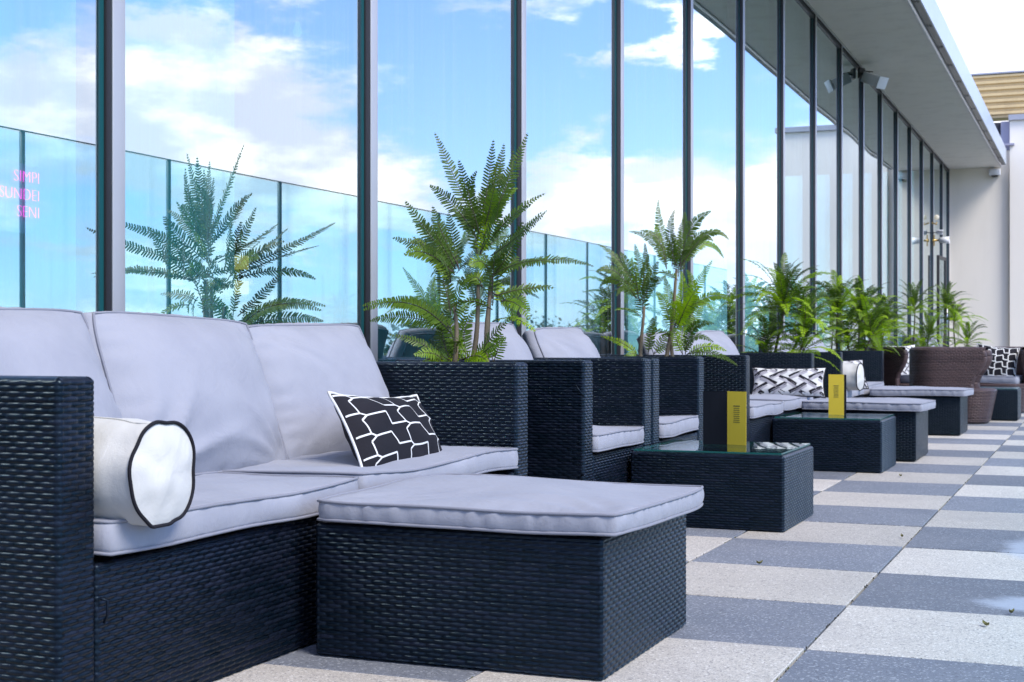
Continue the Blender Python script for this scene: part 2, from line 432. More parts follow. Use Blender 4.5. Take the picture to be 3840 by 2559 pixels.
def wave(u, v, pitch=.0100, period=.038):
    row = np.floor(v/pitch); fv = v/pitch-row
    U = u/period+np.mod(np.abs(row), 2)*.5; fu = U-np.floor(U)
    c = np.abs(2*fv-1); prof = np.maximum(1-c**3, 0)**.6; cu = np.abs(2*fu-1)
    strand = prof*(np.maximum(1-cu**5, 0)**.6*(.84+.16*(1-cu*cu)))
    st = (1-cu)/.22; stake = .42*np.sqrt(np.maximum(1-st*st, 0))
    return np.maximum(strand, stake)
def woven(name, x0, x1, y0, y1, z0, z1, r, parent, du=.005, dv=.0018, depth=.0058):
    """rounded box whose sides carry the weave as real relief; the top keeps the flat weave"""
    if not NEARWEAVE:
        mb = MB(); rbox(mb, x0, x1, y0, y1, z0, z1, r); return mb.obj(name, 'wicker', parent)
    P = []; Nn = []; A = []; a_ = 0
    def seg(p, q):
        nonlocal a_
        L = math.hypot(q[0]-p[0], q[1]-p[1]); n = max(1, int(L/du)); nx, ny = (q[1]-p[1])/L, -(q[0]-p[0])/L
        for i in range(n): P.append((p[0]+(q[0]-p[0])*i/n, p[1]+(q[1]-p[1])*i/n)); Nn.append((nx, ny)); A.append(a_+L*i/n)
        a_ += L
    def arc(cx, cy, a0):
        nonlocal a_
        n = 7
        for i in range(n):
            th = R(a0+90*i/n); P.append((cx+r*math.cos(th), cy+r*math.sin(th))); Nn.append((math.cos(th), math.sin(th))); A.append(a_+r*math.pi/2*i/n)
        a_ += r*math.pi/2
    seg((x0+r, y0), (x1-r, y0)); arc(x1-r, y0+r, -90); seg((x1, y0+r), (x1, y1-r)); arc(x1-r, y1-r, 0)
    seg((x1-r, y1), (x0+r, y1)); arc(x0+r, y1-r, 90); seg((x0, y1-r), (x0, y0+r)); arc(x0+r, y0+r, 180)
    P = np.array(P); Nn = np.array(Nn); A = np.array(A)
    zs = np.arange(z0, z1-r, dv); th = np.linspace(0, math.pi/2, 6)
    zz = np.concatenate([zs, z1-r+r*np.sin(th)]); ins = np.concatenate([np.zeros(len(zs)), r-r*np.cos(th)])
    vv = np.concatenate([zs, z1-r+r*th])
    nU, nV = len(A), len(zz)
    H = wave(A[None, :]+y0*.37, vv[:, None])*np.where(np.arange(nV) < nV-3, 1, .3)[:, None]
    cor = (np.abs(Nn).max(1) < .999)
    off = (H*np.where(cor, .35, 1)[None, :]-np.where(cor, .25, .75)[None, :])*depth-ins[:, None]
    X = P[None, :, 0]+Nn[None, :, 0]*off; Y = P[None, :, 1]+Nn[None, :, 1]*off
    Z = np.repeat(zz[:, None], nU, 1)
    co = np.stack([X, Y, Z], -1).reshape(-1, 3)
    i = np.arange(nU); j = (i+1) % nU; b = np.arange(nV-1)[:, None]*nU
    F = np.stack([b+i, b+j, b+nU+j, b+nU+i], -1).reshape(-1, 4)
    un = np.append(A, a_)
    uvl = np.stack([np.stack([np.broadcast_to(q+y0*.37, (nV-1, nU)), np.broadcast_to(w_[:, None], (nV-1, nU))], -1) for q, w_ in ((un[:-1], vv[:-1]), (un[1:], vv[:-1]), (un[1:], vv[1:]), (un[:-1], vv[1:]))], 2).reshape(-1, 2)
    top = np.arange(nU)+(nV-1)*nU
    nf = len(F)
    me = bpy.data.meshes.new(name)
    me.vertices.add(len(co)); me.vertices.foreach_set('co', co.astype(np.float32).ravel())
    me.loops.add(nf*4+nU); me.loops.foreach_set('vertex_index', np.concatenate([F.ravel(), top]).astype(np.int32))
    me.polygons.add(nf+1)
    me.polygons.foreach_set('loop_start', np.append(np.arange(nf)*4, nf*4).astype(np.int32))
    me.polygons.foreach_set('use_smooth', np.ones(nf+1, dtype=bool))
    me.materials.append(M['wicker_relief']); me.materials.append(M['wicker'])
    me.polygons.foreach_set('material_index', np.append(np.zeros(nf), 1).astype(np.int32))
    ul = me.uv_layers.new(name='UVMap')
    tx = co[top]; tuv = np.stack([tx[:, 0], tx[:, 1]], -1) if (x1-x0) > (y1-y0) else np.stack([tx[:, 1], tx[:, 0]], -1)
    ul.data.foreach_set('uv', np.concatenate([uvl, tuv]).astype(np.float32).ravel())
    me.update(calc_edges=True); me.validate()
    o = bpy.data.objects.new(name, me); COL.objects.link(o); o.parent = parent
    return o
NEARWEAVE = True

def tag(o, label=None, cat=None, group=None, kind=None):
    if label: o['label'] = label
    if cat: o['category'] = cat
    if group: o['group'] = group
    if kind: o['kind'] = kind
    return o
def thing(name, label, cat, loc=(0, 0, 0), rz=0, group=None):
    o = bpy.data.objects.new(name, None); COL.objects.link(o); o.empty_display_size = .1
    o.location = loc; o.rotation_euler = (0, 0, rz)
    return tag(o, label, cat, group)
def dup(o, loc, rz, label, group=None):
    r = o.copy(); COL.objects.link(r); r.location = loc; r.rotation_euler = (0, 0, rz); r['label'] = label
    if group: r['group'] = group
    for ch in o.children:
        c = ch.copy(); COL.objects.link(c); c.parent = r
        for g in ch.children:
            d = g.copy(); COL.objects.link(d); d.parent = c
    return r
def nz(x, y, z): return noise.noise(Vector((x, y, z)))

# ------------------------------------------------------------------ cushions
def cushion(name, w_, d_, h_, parent, place, seed=0, puff=.25, crown=.012, corner=.06, wr=.0058, pipe=.0036, n=30, sag=0.0, pipename='piping', mid=.10, fold=1.0):
    """box cushion: w_ along x, d_ along y, h_ along z, centred; place = 4x4 matrix to parent space; piping on both edge seams"""
    rnd = random.Random(seed); ph = [rnd.uniform(0, 6.28) for _ in range(8)]; so_ = rnd.uniform(0, 50)
    pull = [(rnd.choice((-1, 1)), rnd.choice((-1, 1)), rnd.uniform(.5, 1.1)) for _ in range(3)]
    def f(x, y, z):
        # plan: rounded corners, edges drawn in a little between corners
        k = corner
        m_ = max(abs(x), abs(y)); q = (abs(x)**6+abs(y)**6)**(1/6)
        sc = (m_/q)*.4+.6 if m_ > 1e-5 else 1
        X = x*sc; Y = y*sc
        ed = max(abs(x), abs(y))
        X *= 1-.015*(1-y*y)*abs(x)**3; Y *= 1-.015*(1-x*x)*abs(y)**3
        px, py = X*w_/2, Y*d_/2
        side = (1-z*z)
        bul = mid*h_*side*(ed**8)
        ang = math.atan2(y*d_, x*w_)
        l = math.hypot(px, py)+1e-6
        per = (y if abs(x) > abs(y) else x)
        perim = ang*1.0*(w_+d_)
        # gathered puckers on the boxing
        g = math.sin(perim*34+ph[0]+2*math.sin(perim*7+ph[1]))*.5+math.sin(perim*61+ph[2])*.3
        bul += wr*g*side**.5*(ed**10)
        px += px/l*bul*(1 if ed > .5 else 0); py += py/l*bul*(1 if ed > .5 else 0)
        top = (1-abs(x)**3.2)*(1-abs(y)**3.2)
        pz = z*h_/2*(1+puff*top)
        pz += crown*top*z
        # slack cloth: broad folds plus diagonal pulls from a few corners
        fl = nz(px*4.2+so_, py*4.2, z*.7)*.010*(.3+top)
        rd = 0
        for cx_, cy_, am in pull:
            dx, dy = x-cx_, y-cy_; rr = math.hypot(dx, dy); th = math.atan2(dy, dx)
            rd += am*math.exp(-(rr/.8)**2)*(1-2*abs(math.sin(th*6.5+2.5*nz(th*2+so_, rr, 1))))*min(1, rr*3.0)
        edgew = math.exp(-((1-ed)/.16)**2)*min(1, (1-ed)*12)
        rp_ = math.sin(per*24+ph[4]+2*math.sin(per*5+ph[5]))*.0022*edgew
        pz += (fl+rd*.0085*(.15+top)+rp_)*z*fold
        pz += nz(px*2.3+so_*2, py*2.3, 5)*.012*(.35+.65*ed) - sag*(1-x*x)*(1-abs(y)**4)
        return place @ Vector((px, py, pz))
    mb = MB(); g = np.linspace(-1, 1, n+1)
    gz = np.linspace(-1, 1, 7)
    def patch(fn, A, B, flip):
        vs = [fn(a, b) for b in B for a in A]; nA = len(A); fs = []
        for j in range(len(B)-1):
            for i in range(nA-1):
                q = (j*nA+i, j*nA+i+1, (j+1)*nA+i+1, (j+1)*nA+i); fs.append(q[::-1] if flip else q)
        mb.add(vs, fs)
    patch(lambda a, b: f(a, b, 1), g, g, False); patch(lambda a, b: f(a, b, -1), g, g, True)
    patch(lambda a, b: f(1, a, b), g, gz, False); patch(lambda a, b: f(-1, a, b), g, gz, True)
    patch(lambda a, b: f(a, -1, b), g, gz, False); patch(lambda a, b: f(a, 1, b), g, gz, True)
    o = mb.obj(name, 'cushion', parent, weld=True)
    m2 = 26
    per = [(-1+2*i/m2, -1) for i in range(m2)]+[(1, -1+2*i/m2) for i in range(m2)]+[(1-2*i/m2, 1) for i in range(m2)]+[(-1, 1-2*i/m2) for i in range(m2)]
    for z in (1, -1):
        pts = [f(a, b, z) for a, b in per]
        # open the ring slightly outward so the cord stands proud
        c = sum(pts, Vector())/len(pts)
        pts = [p+(p-c).normalized()*pipe*.4 for p in pts]
        pb = MB(); pb.tube(pts, pipe, 6, closed=True); pb.obj(pipename, 'piping', o)
    return o

def mat4(loc, rx=0, ry=0, rz=0):
    return Matrix.Translation(loc) @ Matrix.Rotation(rz, 4, 'Z') @ Matrix.Rotation(ry, 4, 'Y') @ Matrix.Rotation(rx, 4, 'X')

ARM_H, ARM_T, SEAT_H = .645, .103, .300
def seating(name, label, cat, X, y0, L, n_seat, n_back, seed, group, back_h=.432, lean=21, seat_z=.005, near=None):
    """wicker sofa or armchair facing +X; front plane at local x=0, runs along y"""
    t = thing(name, label, cat, (X, y0, 0), 0, group); D = .76
    for a in (0, L-ARM_T):
        if near: woven('arm', -D, 0, a, a+ARM_T, .006, ARM_H, .012, t, *near)
        else: mb = MB(); rbox(mb, -D, 0, a, a+ARM_T, .006, ARM_H, .012); mb.obj('arm', 'wicker', t)
    mb = MB(); rbox(mb, -D, -D+.1, ARM_T+.002, L-ARM_T-.002, .006, ARM_H-.003, .012); mb.obj('back', 'wicker', t)
    if near: woven('base', -D+.102, -.003, ARM_T+.004, L-ARM_T-.004, .006, SEAT_H, .01, t, *near)
    else: mb = MB(); rbox(mb, -D+.102, -.003, ARM_T+.002, L-ARM_T-.002, .006, SEAT_H, .01); mb.obj('base', 'wicker', t)
    Wi = L-2*ARM_T
    for k in range(n_seat):
        wy = Wi/n_seat
        th = .058
        m_ = mat4((-.315, ARM_T+wy*(k+.5), SEAT_H+th/2+.004+seat_z+(.004*k)), 0, R(-.6), R((.8, -1.2, .6)[k % 3]))
        cushion('seat_cushion', .665, wy-.004, th, t, m_, seed*10+k, puff=.16, crown=.008, n=30)
    for k in range(n_back):
        wy = Wi/n_back
        hh = back_h+.012*math.sin(seed+k*2)
        # local cushion x -> up, z -> towards +X
        lz = R(lean+1.5*math.sin(seed*3+k))
        m_ = Matrix.Translation((-.520, ARM_T+wy*(k+.5), SEAT_H+.058+hh/2-.012)) @ Matrix.Rotation(-lz, 4, 'Y') @ Matrix.Rotation(R((1.2, -1.5, .8)[k % 3]), 4, 'X') @ Matrix.Rotation(R(90), 4, "Y")
        cushion('back_cushion', hh, wy+.012, .062, t, m_, seed*10+5+k, puff=1.5, crown=.045, n=42, mid=.30, wr=.002, fold=1.6, pipe=.0036)
    return t

# ------------------------------------------------------------------ terrace floor
GX = -2.59                                   # glass plane
E_Y = 27.7                                   # end wall
mb = MB(); T = .6; gap = .0030
for i in range(-4, 4):
    for j in range(-4, 48):
        x0 = -.627+i*T; y0 = 3.325+j*T*.9975
        if x0+T < -2.75 or x0 > 1.35: continue
        dark = (i+j) % 2 == 1
        dz = random.uniform(-.0012, .0012); mi = 1 if dark else 0
        tx, ty = random.uniform(-.001, .001), random.uniform(-.001, .001)
        c = .0016
        g2 = gap+random.uniform(0, .0012)
        ring = []
        for ins, z in ((0, -.03), (0, -c), (c, 0)):
            for sx_, sy_ in ((0, 0), (1, 0), (1, 1), (0, 1)):
                px = x0+g2+ins if sx_ == 0 else x0+T-g2-ins
                py = y0+g2+ins if sy_ == 0 else y0+T-g2-ins
                ring.append((px, py, z+dz+(sx_-.5)*tx+(sy_-.5)*ty))
        fs = [(l*4+k, l*4+(k+1) % 4, l*4+4+(k+1) % 4, l*4+4+k) for l in range(2) for k in range(4)]+[(8, 9, 10, 11)]
        mb.add(ring, fs, None, mi, False)
mb.box(-2.62, 1.45, -1.2, E_Y+.02, -.2, -.014, 2)
tag(mb.obj('terrace_floor', ['tile_pale', 'tile_dark', 'grout']), kind='structure')
# grit and moss lodged in the joints
rnd = random.Random(77); mb = MB()
for k in range(420):
    if rnd.random() < .55: x, y = rnd.choice((-.627, -.627, -1.227, -.027))+rnd.gauss(0, .0022), 2.3+rnd.random()**1.6*9
    else: x, y = rnd.uniform(-1.6, .2), 3.325+.5985*rnd.randint(-1, 9)+rnd.gauss(0, .0022)
    r0 = rnd.uniform(.0012, .0042)*(1.6 if rnd.random() < .1 else 1)
    vs = [(x+r0*rnd.uniform(.7, 1.5)*math.cos(a), y+r0*rnd.uniform(.7, 1.8)*math.sin(a), -.004) for a in (0, 1.26, 2.5, 3.77, 5.0)]+[(x, y, r0*.45)]
    mb.add(vs, [(i, (i+1) % 5, 5) for i in range(5)], None, 0 if rnd.random() < .6 else 1)
tag(mb.obj('joint_grit', ['grout', 'moss']), 'moss and grit lodged in the joints between the slabs', 'moss', None, 'stuff')
mb = MB(); mb.box(-700, 700, -700, 700, -9.5, -9.0); tag(mb.obj('ground', 'land'), kind='structure')

# ------------------------------------------------------------------ facade
P0, PS = 3.333, 1.543
fac = thing('glass_facade', 'tall reflective glass curtain wall with slim metal mullions along the terrace', 'glass wall', (GX, 0, 0))
TOP = 3.935
ks = list(range(-3, 16))
def pane(k):
    y0 = P0+PS*k+.027; y1 = (P0+PS*(k+1)-.027) if k < 15 else E_Y-.03
    rnd = random.Random(k*13+5)
    bow = rnd.uniform(.00015, .0005)*rnd.choice((1, 1, -1)); tw = rnd.uniform(-.0012, .0012)
    sw = rnd.uniform(-.0002, .00035)
    nx_, nz_ = 16, 14; z0, z1 = .10, TOP-.05
    mb = MB(); vs = []
    for b in range(nz_+1):
        for a in range(nx_+1):
            u, v = a/nx_, b/nz_
            x = bow*math.sin(math.pi*u)*(.5+.5*math.sin(math.pi*v))+sw*math.sin(2*math.pi*u)+tw*(v-.5)*(u-.5)
            vs.append((x, y0+(y1-y0)*u, z0+(z1-z0)*v))
    fs = [(b*(nx_+1)+a, b*(nx_+1)+a+1, (b+1)*(nx_+1)+a+1, (b+1)*(nx_+1)+a) for b in range(nz_) for a in range(nx_)]
    mb.add(vs, fs, None, 0, True)
    bv = [(-.024, y0, z0), (-.024, y1, z0), (-.024, y1, z1), (-.024, y0, z1)]
    mb.add(bv, [(3, 2, 1, 0)], None, 1, False)
    mb.obj('pane', ['glass', 'glass_back'], fac)
for k in ks: pane(k)
for k in ks+[15.785]:
    y = P0+PS*k
    mb = MB()
    rbox(mb, -.10, .024, y-.0265, y+.0265, .0, TOP-.002, .002, 2, 2)
    rbox(mb, .0245, .031, y-.0275, y+.0275, .0, TOP-.002, .002, 0, 2)
    mb.box(-.02, .006, y-.033, y-.0267, .10, TOP-.05, 1)
    mb.box(-.02, .003, y-.051, y-.0332, .10, TOP-.05, 3)  # strip on the glass painted as the mullion's reflection
    mb.box(-.02, .006, y+.0267, y+.034, .10, TOP-.05, 1)
    o = mb.obj('mullion', ['alu', 'gasket', 'alu_dark', 'teal_reflection'], fac)
mb = MB(); mb.box(-.098, .016, P0-PS*3, E_Y-.01, TOP-.055, TOP-.003, 0); mb.obj('head_rail', 'alu_dark', fac)
mb = MB(); mb.box(-.098, .03, P0-PS*3, E_Y-.01, 0.0, .098, 0); mb.obj('sill', 'alu_dark', fac)
mb = MB(); mb.box(-6.2, -.11, -1.4, E_Y, -.06, -.02); mb.obj('interior_floor', 'room_floor', fac)
mb = MB(); mb.box(-6.3, -6.2, -1.4, E_Y, -.02, TOP); mb.box(-6.2, -.0, -1.5, -1.4, -.02, TOP); mb.obj('interior_wall', 'room_wall', fac)
mb = MB(); mb.box(-6.3, -.11, -1.5, E_Y, TOP+.001, TOP+.06); mb.obj('interior_ceiling', 'room_wall', fac)
scr = MB(); rbox(scr, -.03, .0, 0, 3.6, 0, 3.3, .004, 0, 1)
tag(scr.obj('room_screen', 'screen', None, (GX-.42, 1.01, 0)), 'pale screen standing indoors just behind the glass beside the bottles', 'screen')

# ------------------------------------------------------------------ roof canopy
can = thing('roof_canopy', 'flat overhanging roof with grey soffit and pale blue metal fascia', 'roof', (GX, 0, TOP))
x1 = .925
mb = MB(); mb.box(.0, x1, -1.5, E_Y-.002, 0, .08); mb.obj('soffit', 'soffit', can)
mb = MB()
for k in range(-3, 16):
    yj = P0+PS*k
mb.box(.03, .045, -1.5, E_Y-.004, -.02, -.001); mb.obj('shadow_bead', 'alu', can)
mb = MB(); mb.tube([(x1+.012, -1.5, -.008), (x1+.012, E_Y-.2, -.008)], .016, 8); mb.obj('drip_edge', 'steel', can)
mb = MB(); mb.box(x1+.028, x1+.095, -1.5, E_Y-.2, .012, .05, 0)
for k in range(24):
    y = .6+k*1.12
    mb.box(x1+.03, x1+.093, y, y+.006, .0085, .0118, 1)
    for dy in (-.05, .05):
        for dx in (.045, .075): mb.lathe([(0, -.004), (.006, -.003), (.007, 0)], 8, 1, Matrix.Translation((x1+dx, y+dy, .0115)))
mb.obj('gutter', ['gutter', 'plastic_black'], can)
mb = MB()
for k in range(-1, 9):
    mb.box(x1+.098, x1+.112, k*3.1+.002, min((k+1)*3.1, E_Y-.22), .008, .30, 0)
mb.obj('fascia', 'fascia', can)
mb = MB(); mb.box(-3.7, x1+.097, -1.5, E_Y-.22, .082, .29, 0); mb.obj('roof_deck', 'flashing', can)

# ------------------------------------------------------------------ end wall and cladding
ew = thing('end_wall', 'white rendered wall closing off the far end of the terrace', 'wall', (0, E_Y, 0))
mb = MB(); mb.box(-3.2, -1.502, 0, .3, 0, TOP+.296); mb.obj('wall', 'render_white', ew)
mb = MB(); mb.box(-1.50, .50, -.10, .3, 0, 4.76); mb.obj('wall', 'render_white', ew)
mb = MB(); mb.box(-1.52, .58, -.16, .36, 4.762, 4.86); mb.obj('coping', 'flashing', ew)
mb = MB(); mb.box(-1.66, -1.503, -.02, .3, TOP+.30, 4.76); mb.obj('corner_column', 'lavender', ew)
mb = MB(); mb.box(-3.2, -1.664, .08, .3, TOP+.30, 4.76); mb.obj('recess', 'dark', ew)
mb = MB(); mb.box(-1.64, -1.42, -.2, -.102, 4.30, 4.335); mb.obj('ledge', 'lavender', ew)
mb = MB()                                     # gold corrugated sheet, ribs running across
prof = []; npz = 8; H_ = .115
for k in range(7):
    z = k*H_
    prof += [(0, z), (0, z+.045), (-.045, z+.06), (-.045, z+.10)]
prof.append((0, 7*H_))
vs = [(x, -.02+d, z) for x in (-6.0, -.75) for d, z in prof]; n_ = len(prof)
mb.add(vs, [(i, i+n_, i+n_+1, i+1) for i in range(n_-1)], None, 0, False)
mb.box(-6.0, -.75, .03, .4, 0, 7*H_, 0); mb.box(-6.02, -.73, -.08, .42, 7*H_+.002, 7*H_+.03, 1)
tag(mb.obj('corrugated_cladding', ['gold', 'flashing'], None, (0, E_Y+.25, 4.87)), 'gold corrugated metal cladding rising above the white end wall', 'cladding')

# ------------------------------------------------------------------ balustrade (seen mirrored in the glass)
bal = thing('glass_balustrade', 'tall frameless glass balustrade with thin dark posts mirrored in the windows', 'balustrade', (1.3, 0, 0))
pb, ps = 7.44, 1.59
for k in range(-6, 12):
    y = pb+ps*k
    mb = MB(); mb.box(-.006, .006, y+.022, y+ps-.022, .08, 2.08, 0); mb.obj('glass_panel', 'rail_glass', bal)
    mb = MB(); rbox(mb, -.016, .016, y-.012, y+.012, 0, 2.085, .003, 0, 1); mb.obj('post', 'post', bal)
mb = MB(); mb.box(-.007, .007, pb-6*ps, pb+12*ps, 2.086, 2.093, 0); mb.obj('top_rail', 'post', bal)

# ------------------------------------------------------------------ far woodland
rnd = random.Random(3); mb = MB()
for k in range(80):
    a = R(rnd.uniform(2, 26.5)); d = rnd.uniform(110, 190)
    cx, cy = math.sin(a)*d, math.cos(a)*d
    h = rnd.uniform(8.5, 11.5)+(rnd.random() < .2)*2.2; r_ = rnd.uniform(3.0, 5.0)
    mb.tube([(cx, cy, -9), (cx+.3, cy, -9+h*.6)], [.35, .15], 5, 1)
    for q in range(520):
        th = rnd.uniform(0, 6.28); ph = math.acos(rnd.uniform(-1, 1)); rr = r_*rnd.uniform(.55, 1)**.5
        lump = 1+.35*nz(cx+3*math.cos(th), cy+3*math.sin(th), 2*ph)
        p = Vector((cx+rr*lump*math.cos(th)*math.sin(ph), cy+rr*lump*math.sin(th)*math.sin(ph), -9+h*.66+h*.33*lump*math.cos(ph)*rnd.uniform(.6, 1)))
        sz = rnd.uniform(.16, .36); nrm = Vector((rnd.gauss(0, 1), rnd.gauss(0, 1), rnd.gauss(.4, 1))).normalized()
        t_ = nrm.orthogonal().normalized(); b_ = nrm.cross(t_)
        mb.add([p+t_*sz, p+b_*sz*.7, p-t_*sz, p-b_*sz*.7], [(0, 1, 2, 3)], None, 0, False)
tag(mb.obj('distant_woodland', ['tree_leaf', 'bark']), kind='stuff', label='far line of dark trees mirrored low in the glass', cat='woodland')

# ------------------------------------------------------------------ seating
FX = -1.70
SOFA_G, CHAIR_G = 'black wicker sofas with grey cushions', 'black wicker armchairs between the sofas'
seating('wicker_sofa', 'black wicker sofa nearest the camera, with three tall grey back cushions', 'sofa', FX, 2.045, 2.258, 2, 3, 1, SOFA_G, near=(.005, .0018))
seating('wicker_armchair', 'black wicker armchair directly behind the nearest fern, first of the two armchairs', 'armchair', FX, 4.84, .835, 1, 1, 2, CHAIR_G, near=(.0065, .0022))
seating('wicker_armchair', 'black wicker armchair just before the second fern, facing the yellow and black menu', 'armchair', FX, 5.692, .835, 1, 1, 3, CHAIR_G, near=(.0065, .0022))
seating('wicker_sofa', 'black wicker sofa holding the basketweave lumbar pillow', 'sofa', FX, 7.375, 1.95, 2, 3, 4, SOFA_G)
seating('wicker_sofa', 'farthest black wicker sofa, with a cream bolster on its seat', 'sofa', FX, 10.34, 2.23, 2, 3, 5, SOFA_G)

def strand_end(par, pts):
    mb = MB(); mb.tube(pts, .0028, 6); mb.obj('loose_strand', 'wicker', par)
for o in [q for q in bpy.data.objects if q.parent is None]:
    if o.name == 'wicker_sofa': strand_end(o, [(.004, .108, .238), (.012, .118, .232), (.010, .121, .205), (.004, .119, .19)])
    if o.name == 'wicker_armchair':
        strand_end(o, [(-.01, -.004, .235), (.004, -.012, .238), (.012, -.03, .234)])
        strand_end(o, [(-.03, -.006, .56), (-.02, -.010, .545), (.003, -.008, .515)])
def ottoman(X, y, label, seed):
    t = thing('wicker_ottoman', label, 'ottoman', (X, y, 0), 0, 'square wicker ottomans with grey cushions')
    if y < 4: woven('base', 0, .685, 0, .66, .006, .300, .010, t)
    else: mb = MB(); rbox(mb, 0, .685, 0, .66, .006, .300, .010); mb.obj('base', 'wicker', t)
    m_ = mat4((.368, .327, .300+.028), 0, R(.4), R(-.8))
    cushion('cushion', .735, .70, .043, t, m_, seed, puff=.20, crown=.007, n=44)
    return t
ottoman(-1.64, 2.835, 'large black wicker ottoman in the foreground with puffy grey cushion', 61)
ottoman(-1.69, 8.80, 'wicker ottoman behind the glass table carrying the single yellow menu', 62)
ottoman(-1.66, 11.40, 'farthest wicker ottoman, in front of the brown tub chair', 63)

def table(X, y, label):
    t = thing('wicker_table', label, 'table', (X, y, 0), 0, 'low square wicker tables with glass tops')
    if y < 10: woven('base', 0, .60, 0, .60, .006, .286, .012, t, .006, .002)
    else: mb = MB(); rbox(mb, 0, .60, 0, .60, .006, .286, .012); mb.obj('base', 'wicker', t)
    mb = MB(); mb.box(.012, .588, .012, .588, .289, .295, 1); 
    mb.mi = [0 if i in (0, 1) else 1 for i in range(len(mb.f))]
    mb.obj('glass_top', ['table_glass', 'table_edge'], t)
    return t
table(-1.685, 5.335, 'low wicker table with glass top and black and yellow folded menu')
table(-1.69, 7.97, 'low wicker table with glass top and one narrow yellow menu')
table(-1.28, 13.78, 'far low wicker table with glass top by the brown tub chairs')

# ------------------------------------------------------------------ menu cards
def text_lines(mb, w_, z0, mi):
    mb.box(-w_*.15, w_*.15, -.0007, -.0004, z0+.070, z0+.0745, mi)
    for i in range(8):
        hw = w_*.15*(.86+.14*((i*37) % 5)/4)
        mb.box(-hw, hw, -.0007, -.0004, z0+.062-.008*i, z0+.0645-.008*i, mi)
mn = thing('menu_card', 'folded black and mustard yellow menu standing on the nearer glass table', 'menu', (-1.395, 5.72, .2955), 0)
mb = MB(); mb.box(-.097, -.0005, 0, .0012, 0, .215); o = mb.obj('black_panel', 'menu_black', mn); o.rotation_euler = (0, 0, R(17))
mb = MB(); mb.box(-.046, .046, 0, .0012, 0, .216, 0)
text_lines(mb, .105, .085, 1)
o = mb.obj('yellow_panel', ['menu_yellow', 'ink'], mn); o.rotation_euler = (0, 0, R(-22)); o.location = (.043, -.0175, 0)
m2 = thing('menu_card', 'single narrow mustard yellow menu standing on the farther glass table', 'menu', (-1.395, 8.33, .2955), R(-8))
mb = MB(); mb.box(-.045, .045, 0, .0012, 0, .232, 0); text_lines(mb, .1, .095, 1); mb.obj('yellow_panel', ['menu_yellow', 'ink'], m2)
mb = MB(); mb.box(-.045, .045, 0, .0012, 0, .230); o = mb.obj('black_panel', 'menu_black', m2); o.rotation_euler = (0, 0, R(38)); o.location = (0.005, .034, 0)

# ------------------------------------------------------------------ throw pillows
def pillow(name, label, w_, h_, th, mat4_, mats, pattern, seed, group=None, pipe_mat=None, back_mat=0):
    """flat pillow; front faces local +z. pattern(ribbon) adds ribbons in unit coordinates"""
    rnd = random.Random(seed); so_ = rnd.uniform(0, 40)
    def f(x, y, sgn, off=0.0):
        ex = 1-.07*(1-y*y); ey = 1-.10*(1-x*x)
        q = max(0, (1-abs(x)**2.4))*max(0, (1-abs(y)**2.4))
        z = sgn*(th/2*q**.55+off*min(1, q*8+.15))
        z += nz(x*2.2+so_, y*2.2, sgn*3)*.012*q**.3
        z += math.sin(x*14+so_)*.0028*math.exp(-((1-abs(y))/.22)**2)*sgn*min(1, (1-abs(y))*9)
        return Vector((x*w_/2*ex, y*h_/2*ey+nz(x*3+so_, y, 8)*.006, z))
    t = MB(); n = 28; g = np.linspace(-1, 1, n+1)
    for sgn in (1, -1):
        vs = [f(a, b, sgn) for b in g for a in g]
        fs = [(j*(n+1)+i, j*(n+1)+i+1, (j+1)*(n+1)+i+1, (j+1)*(n+1)+i) for j in range(n) for i in range(n)]
        if sgn < 0: fs = [q[::-1] for q in fs]
        t.add(vs, fs, None, 0 if sgn > 0 else back_mat)
    def ribbon(p, q, wd, mi, side=1):
        p = Vector(p); q = Vector(q); d = q-p; L = d.length
        nseg = max(1, int(L/.06)); nr = Vector((-d.y/w_*h_, d.x/h_*w_)); 
        # width measured in metres
        dm = Vector((d.x*w_, d.y*h_)).normalized(); nm = Vector((-dm.y/w_*2, dm.x/h_*2))*wd/2
        vs = []; ok = []
        for i in range(nseg+1):
            c = p+d*i/nseg
            a, b = c+nm, c-nm
            ok.append(max(abs(a.x), abs(a.y), abs(b.x), abs(b.y)) < .985)
            vs += [f(max(-.985, min(.985, a.x)), max(-.985, min(.985, a.y)), side, .0014), f(max(-.985, min(.985, b.x)), max(-.985, min(.985, b.y)), side, .0014)]
        fs = [(2*i, 2*i+1, 2*i+3, 2*i+2) for i in range(nseg) if ok[i] or ok[i+1]]
        if fs: t.add(vs, fs, None, mi)
    if pattern: pattern(ribbon)
    o = t.obj(name, mats)
    o.matrix_world = mat4_
    tag(o, label, 'pillow', group)
    per = [(-1+2*i/20, -1) for i in range(20)]+[(1, -1+2*i/20) for i in range(20)]+[(1-2*i/20, 1) for i in range(20)]+[(-1, 1-2*i/20) for i in range(20)]
    if pipe_mat:
        pbm = MB(); pbm.tube([f(a, b, 1)*1.0 for a, b in per], .0045, 6, closed=True); pbm.obj('piping', pipe_mat, o)
    return o
def hexpat(cw, rh, wd):
    def p(rib):
        for i in range(-4, 5):
            for j in range(-7, 8):
                ox = i*cw; oy = j*rh-i*.62*rh
                P = lambda x, y: (ox+x*cw, oy+y*rh)
                A, B, C, D_, A2 = P(0, 0), P(.44, .12), P(.52, -.52), P(.90, -.47), P(1.0, -.62)
                for a, b in ((A, B), (B, C), (C, D_), (D_, A2), (D_, P(.86, .18)), (P(.86, .18), P(1.0, .38))): rib(a, b, wd, 1)
    return p
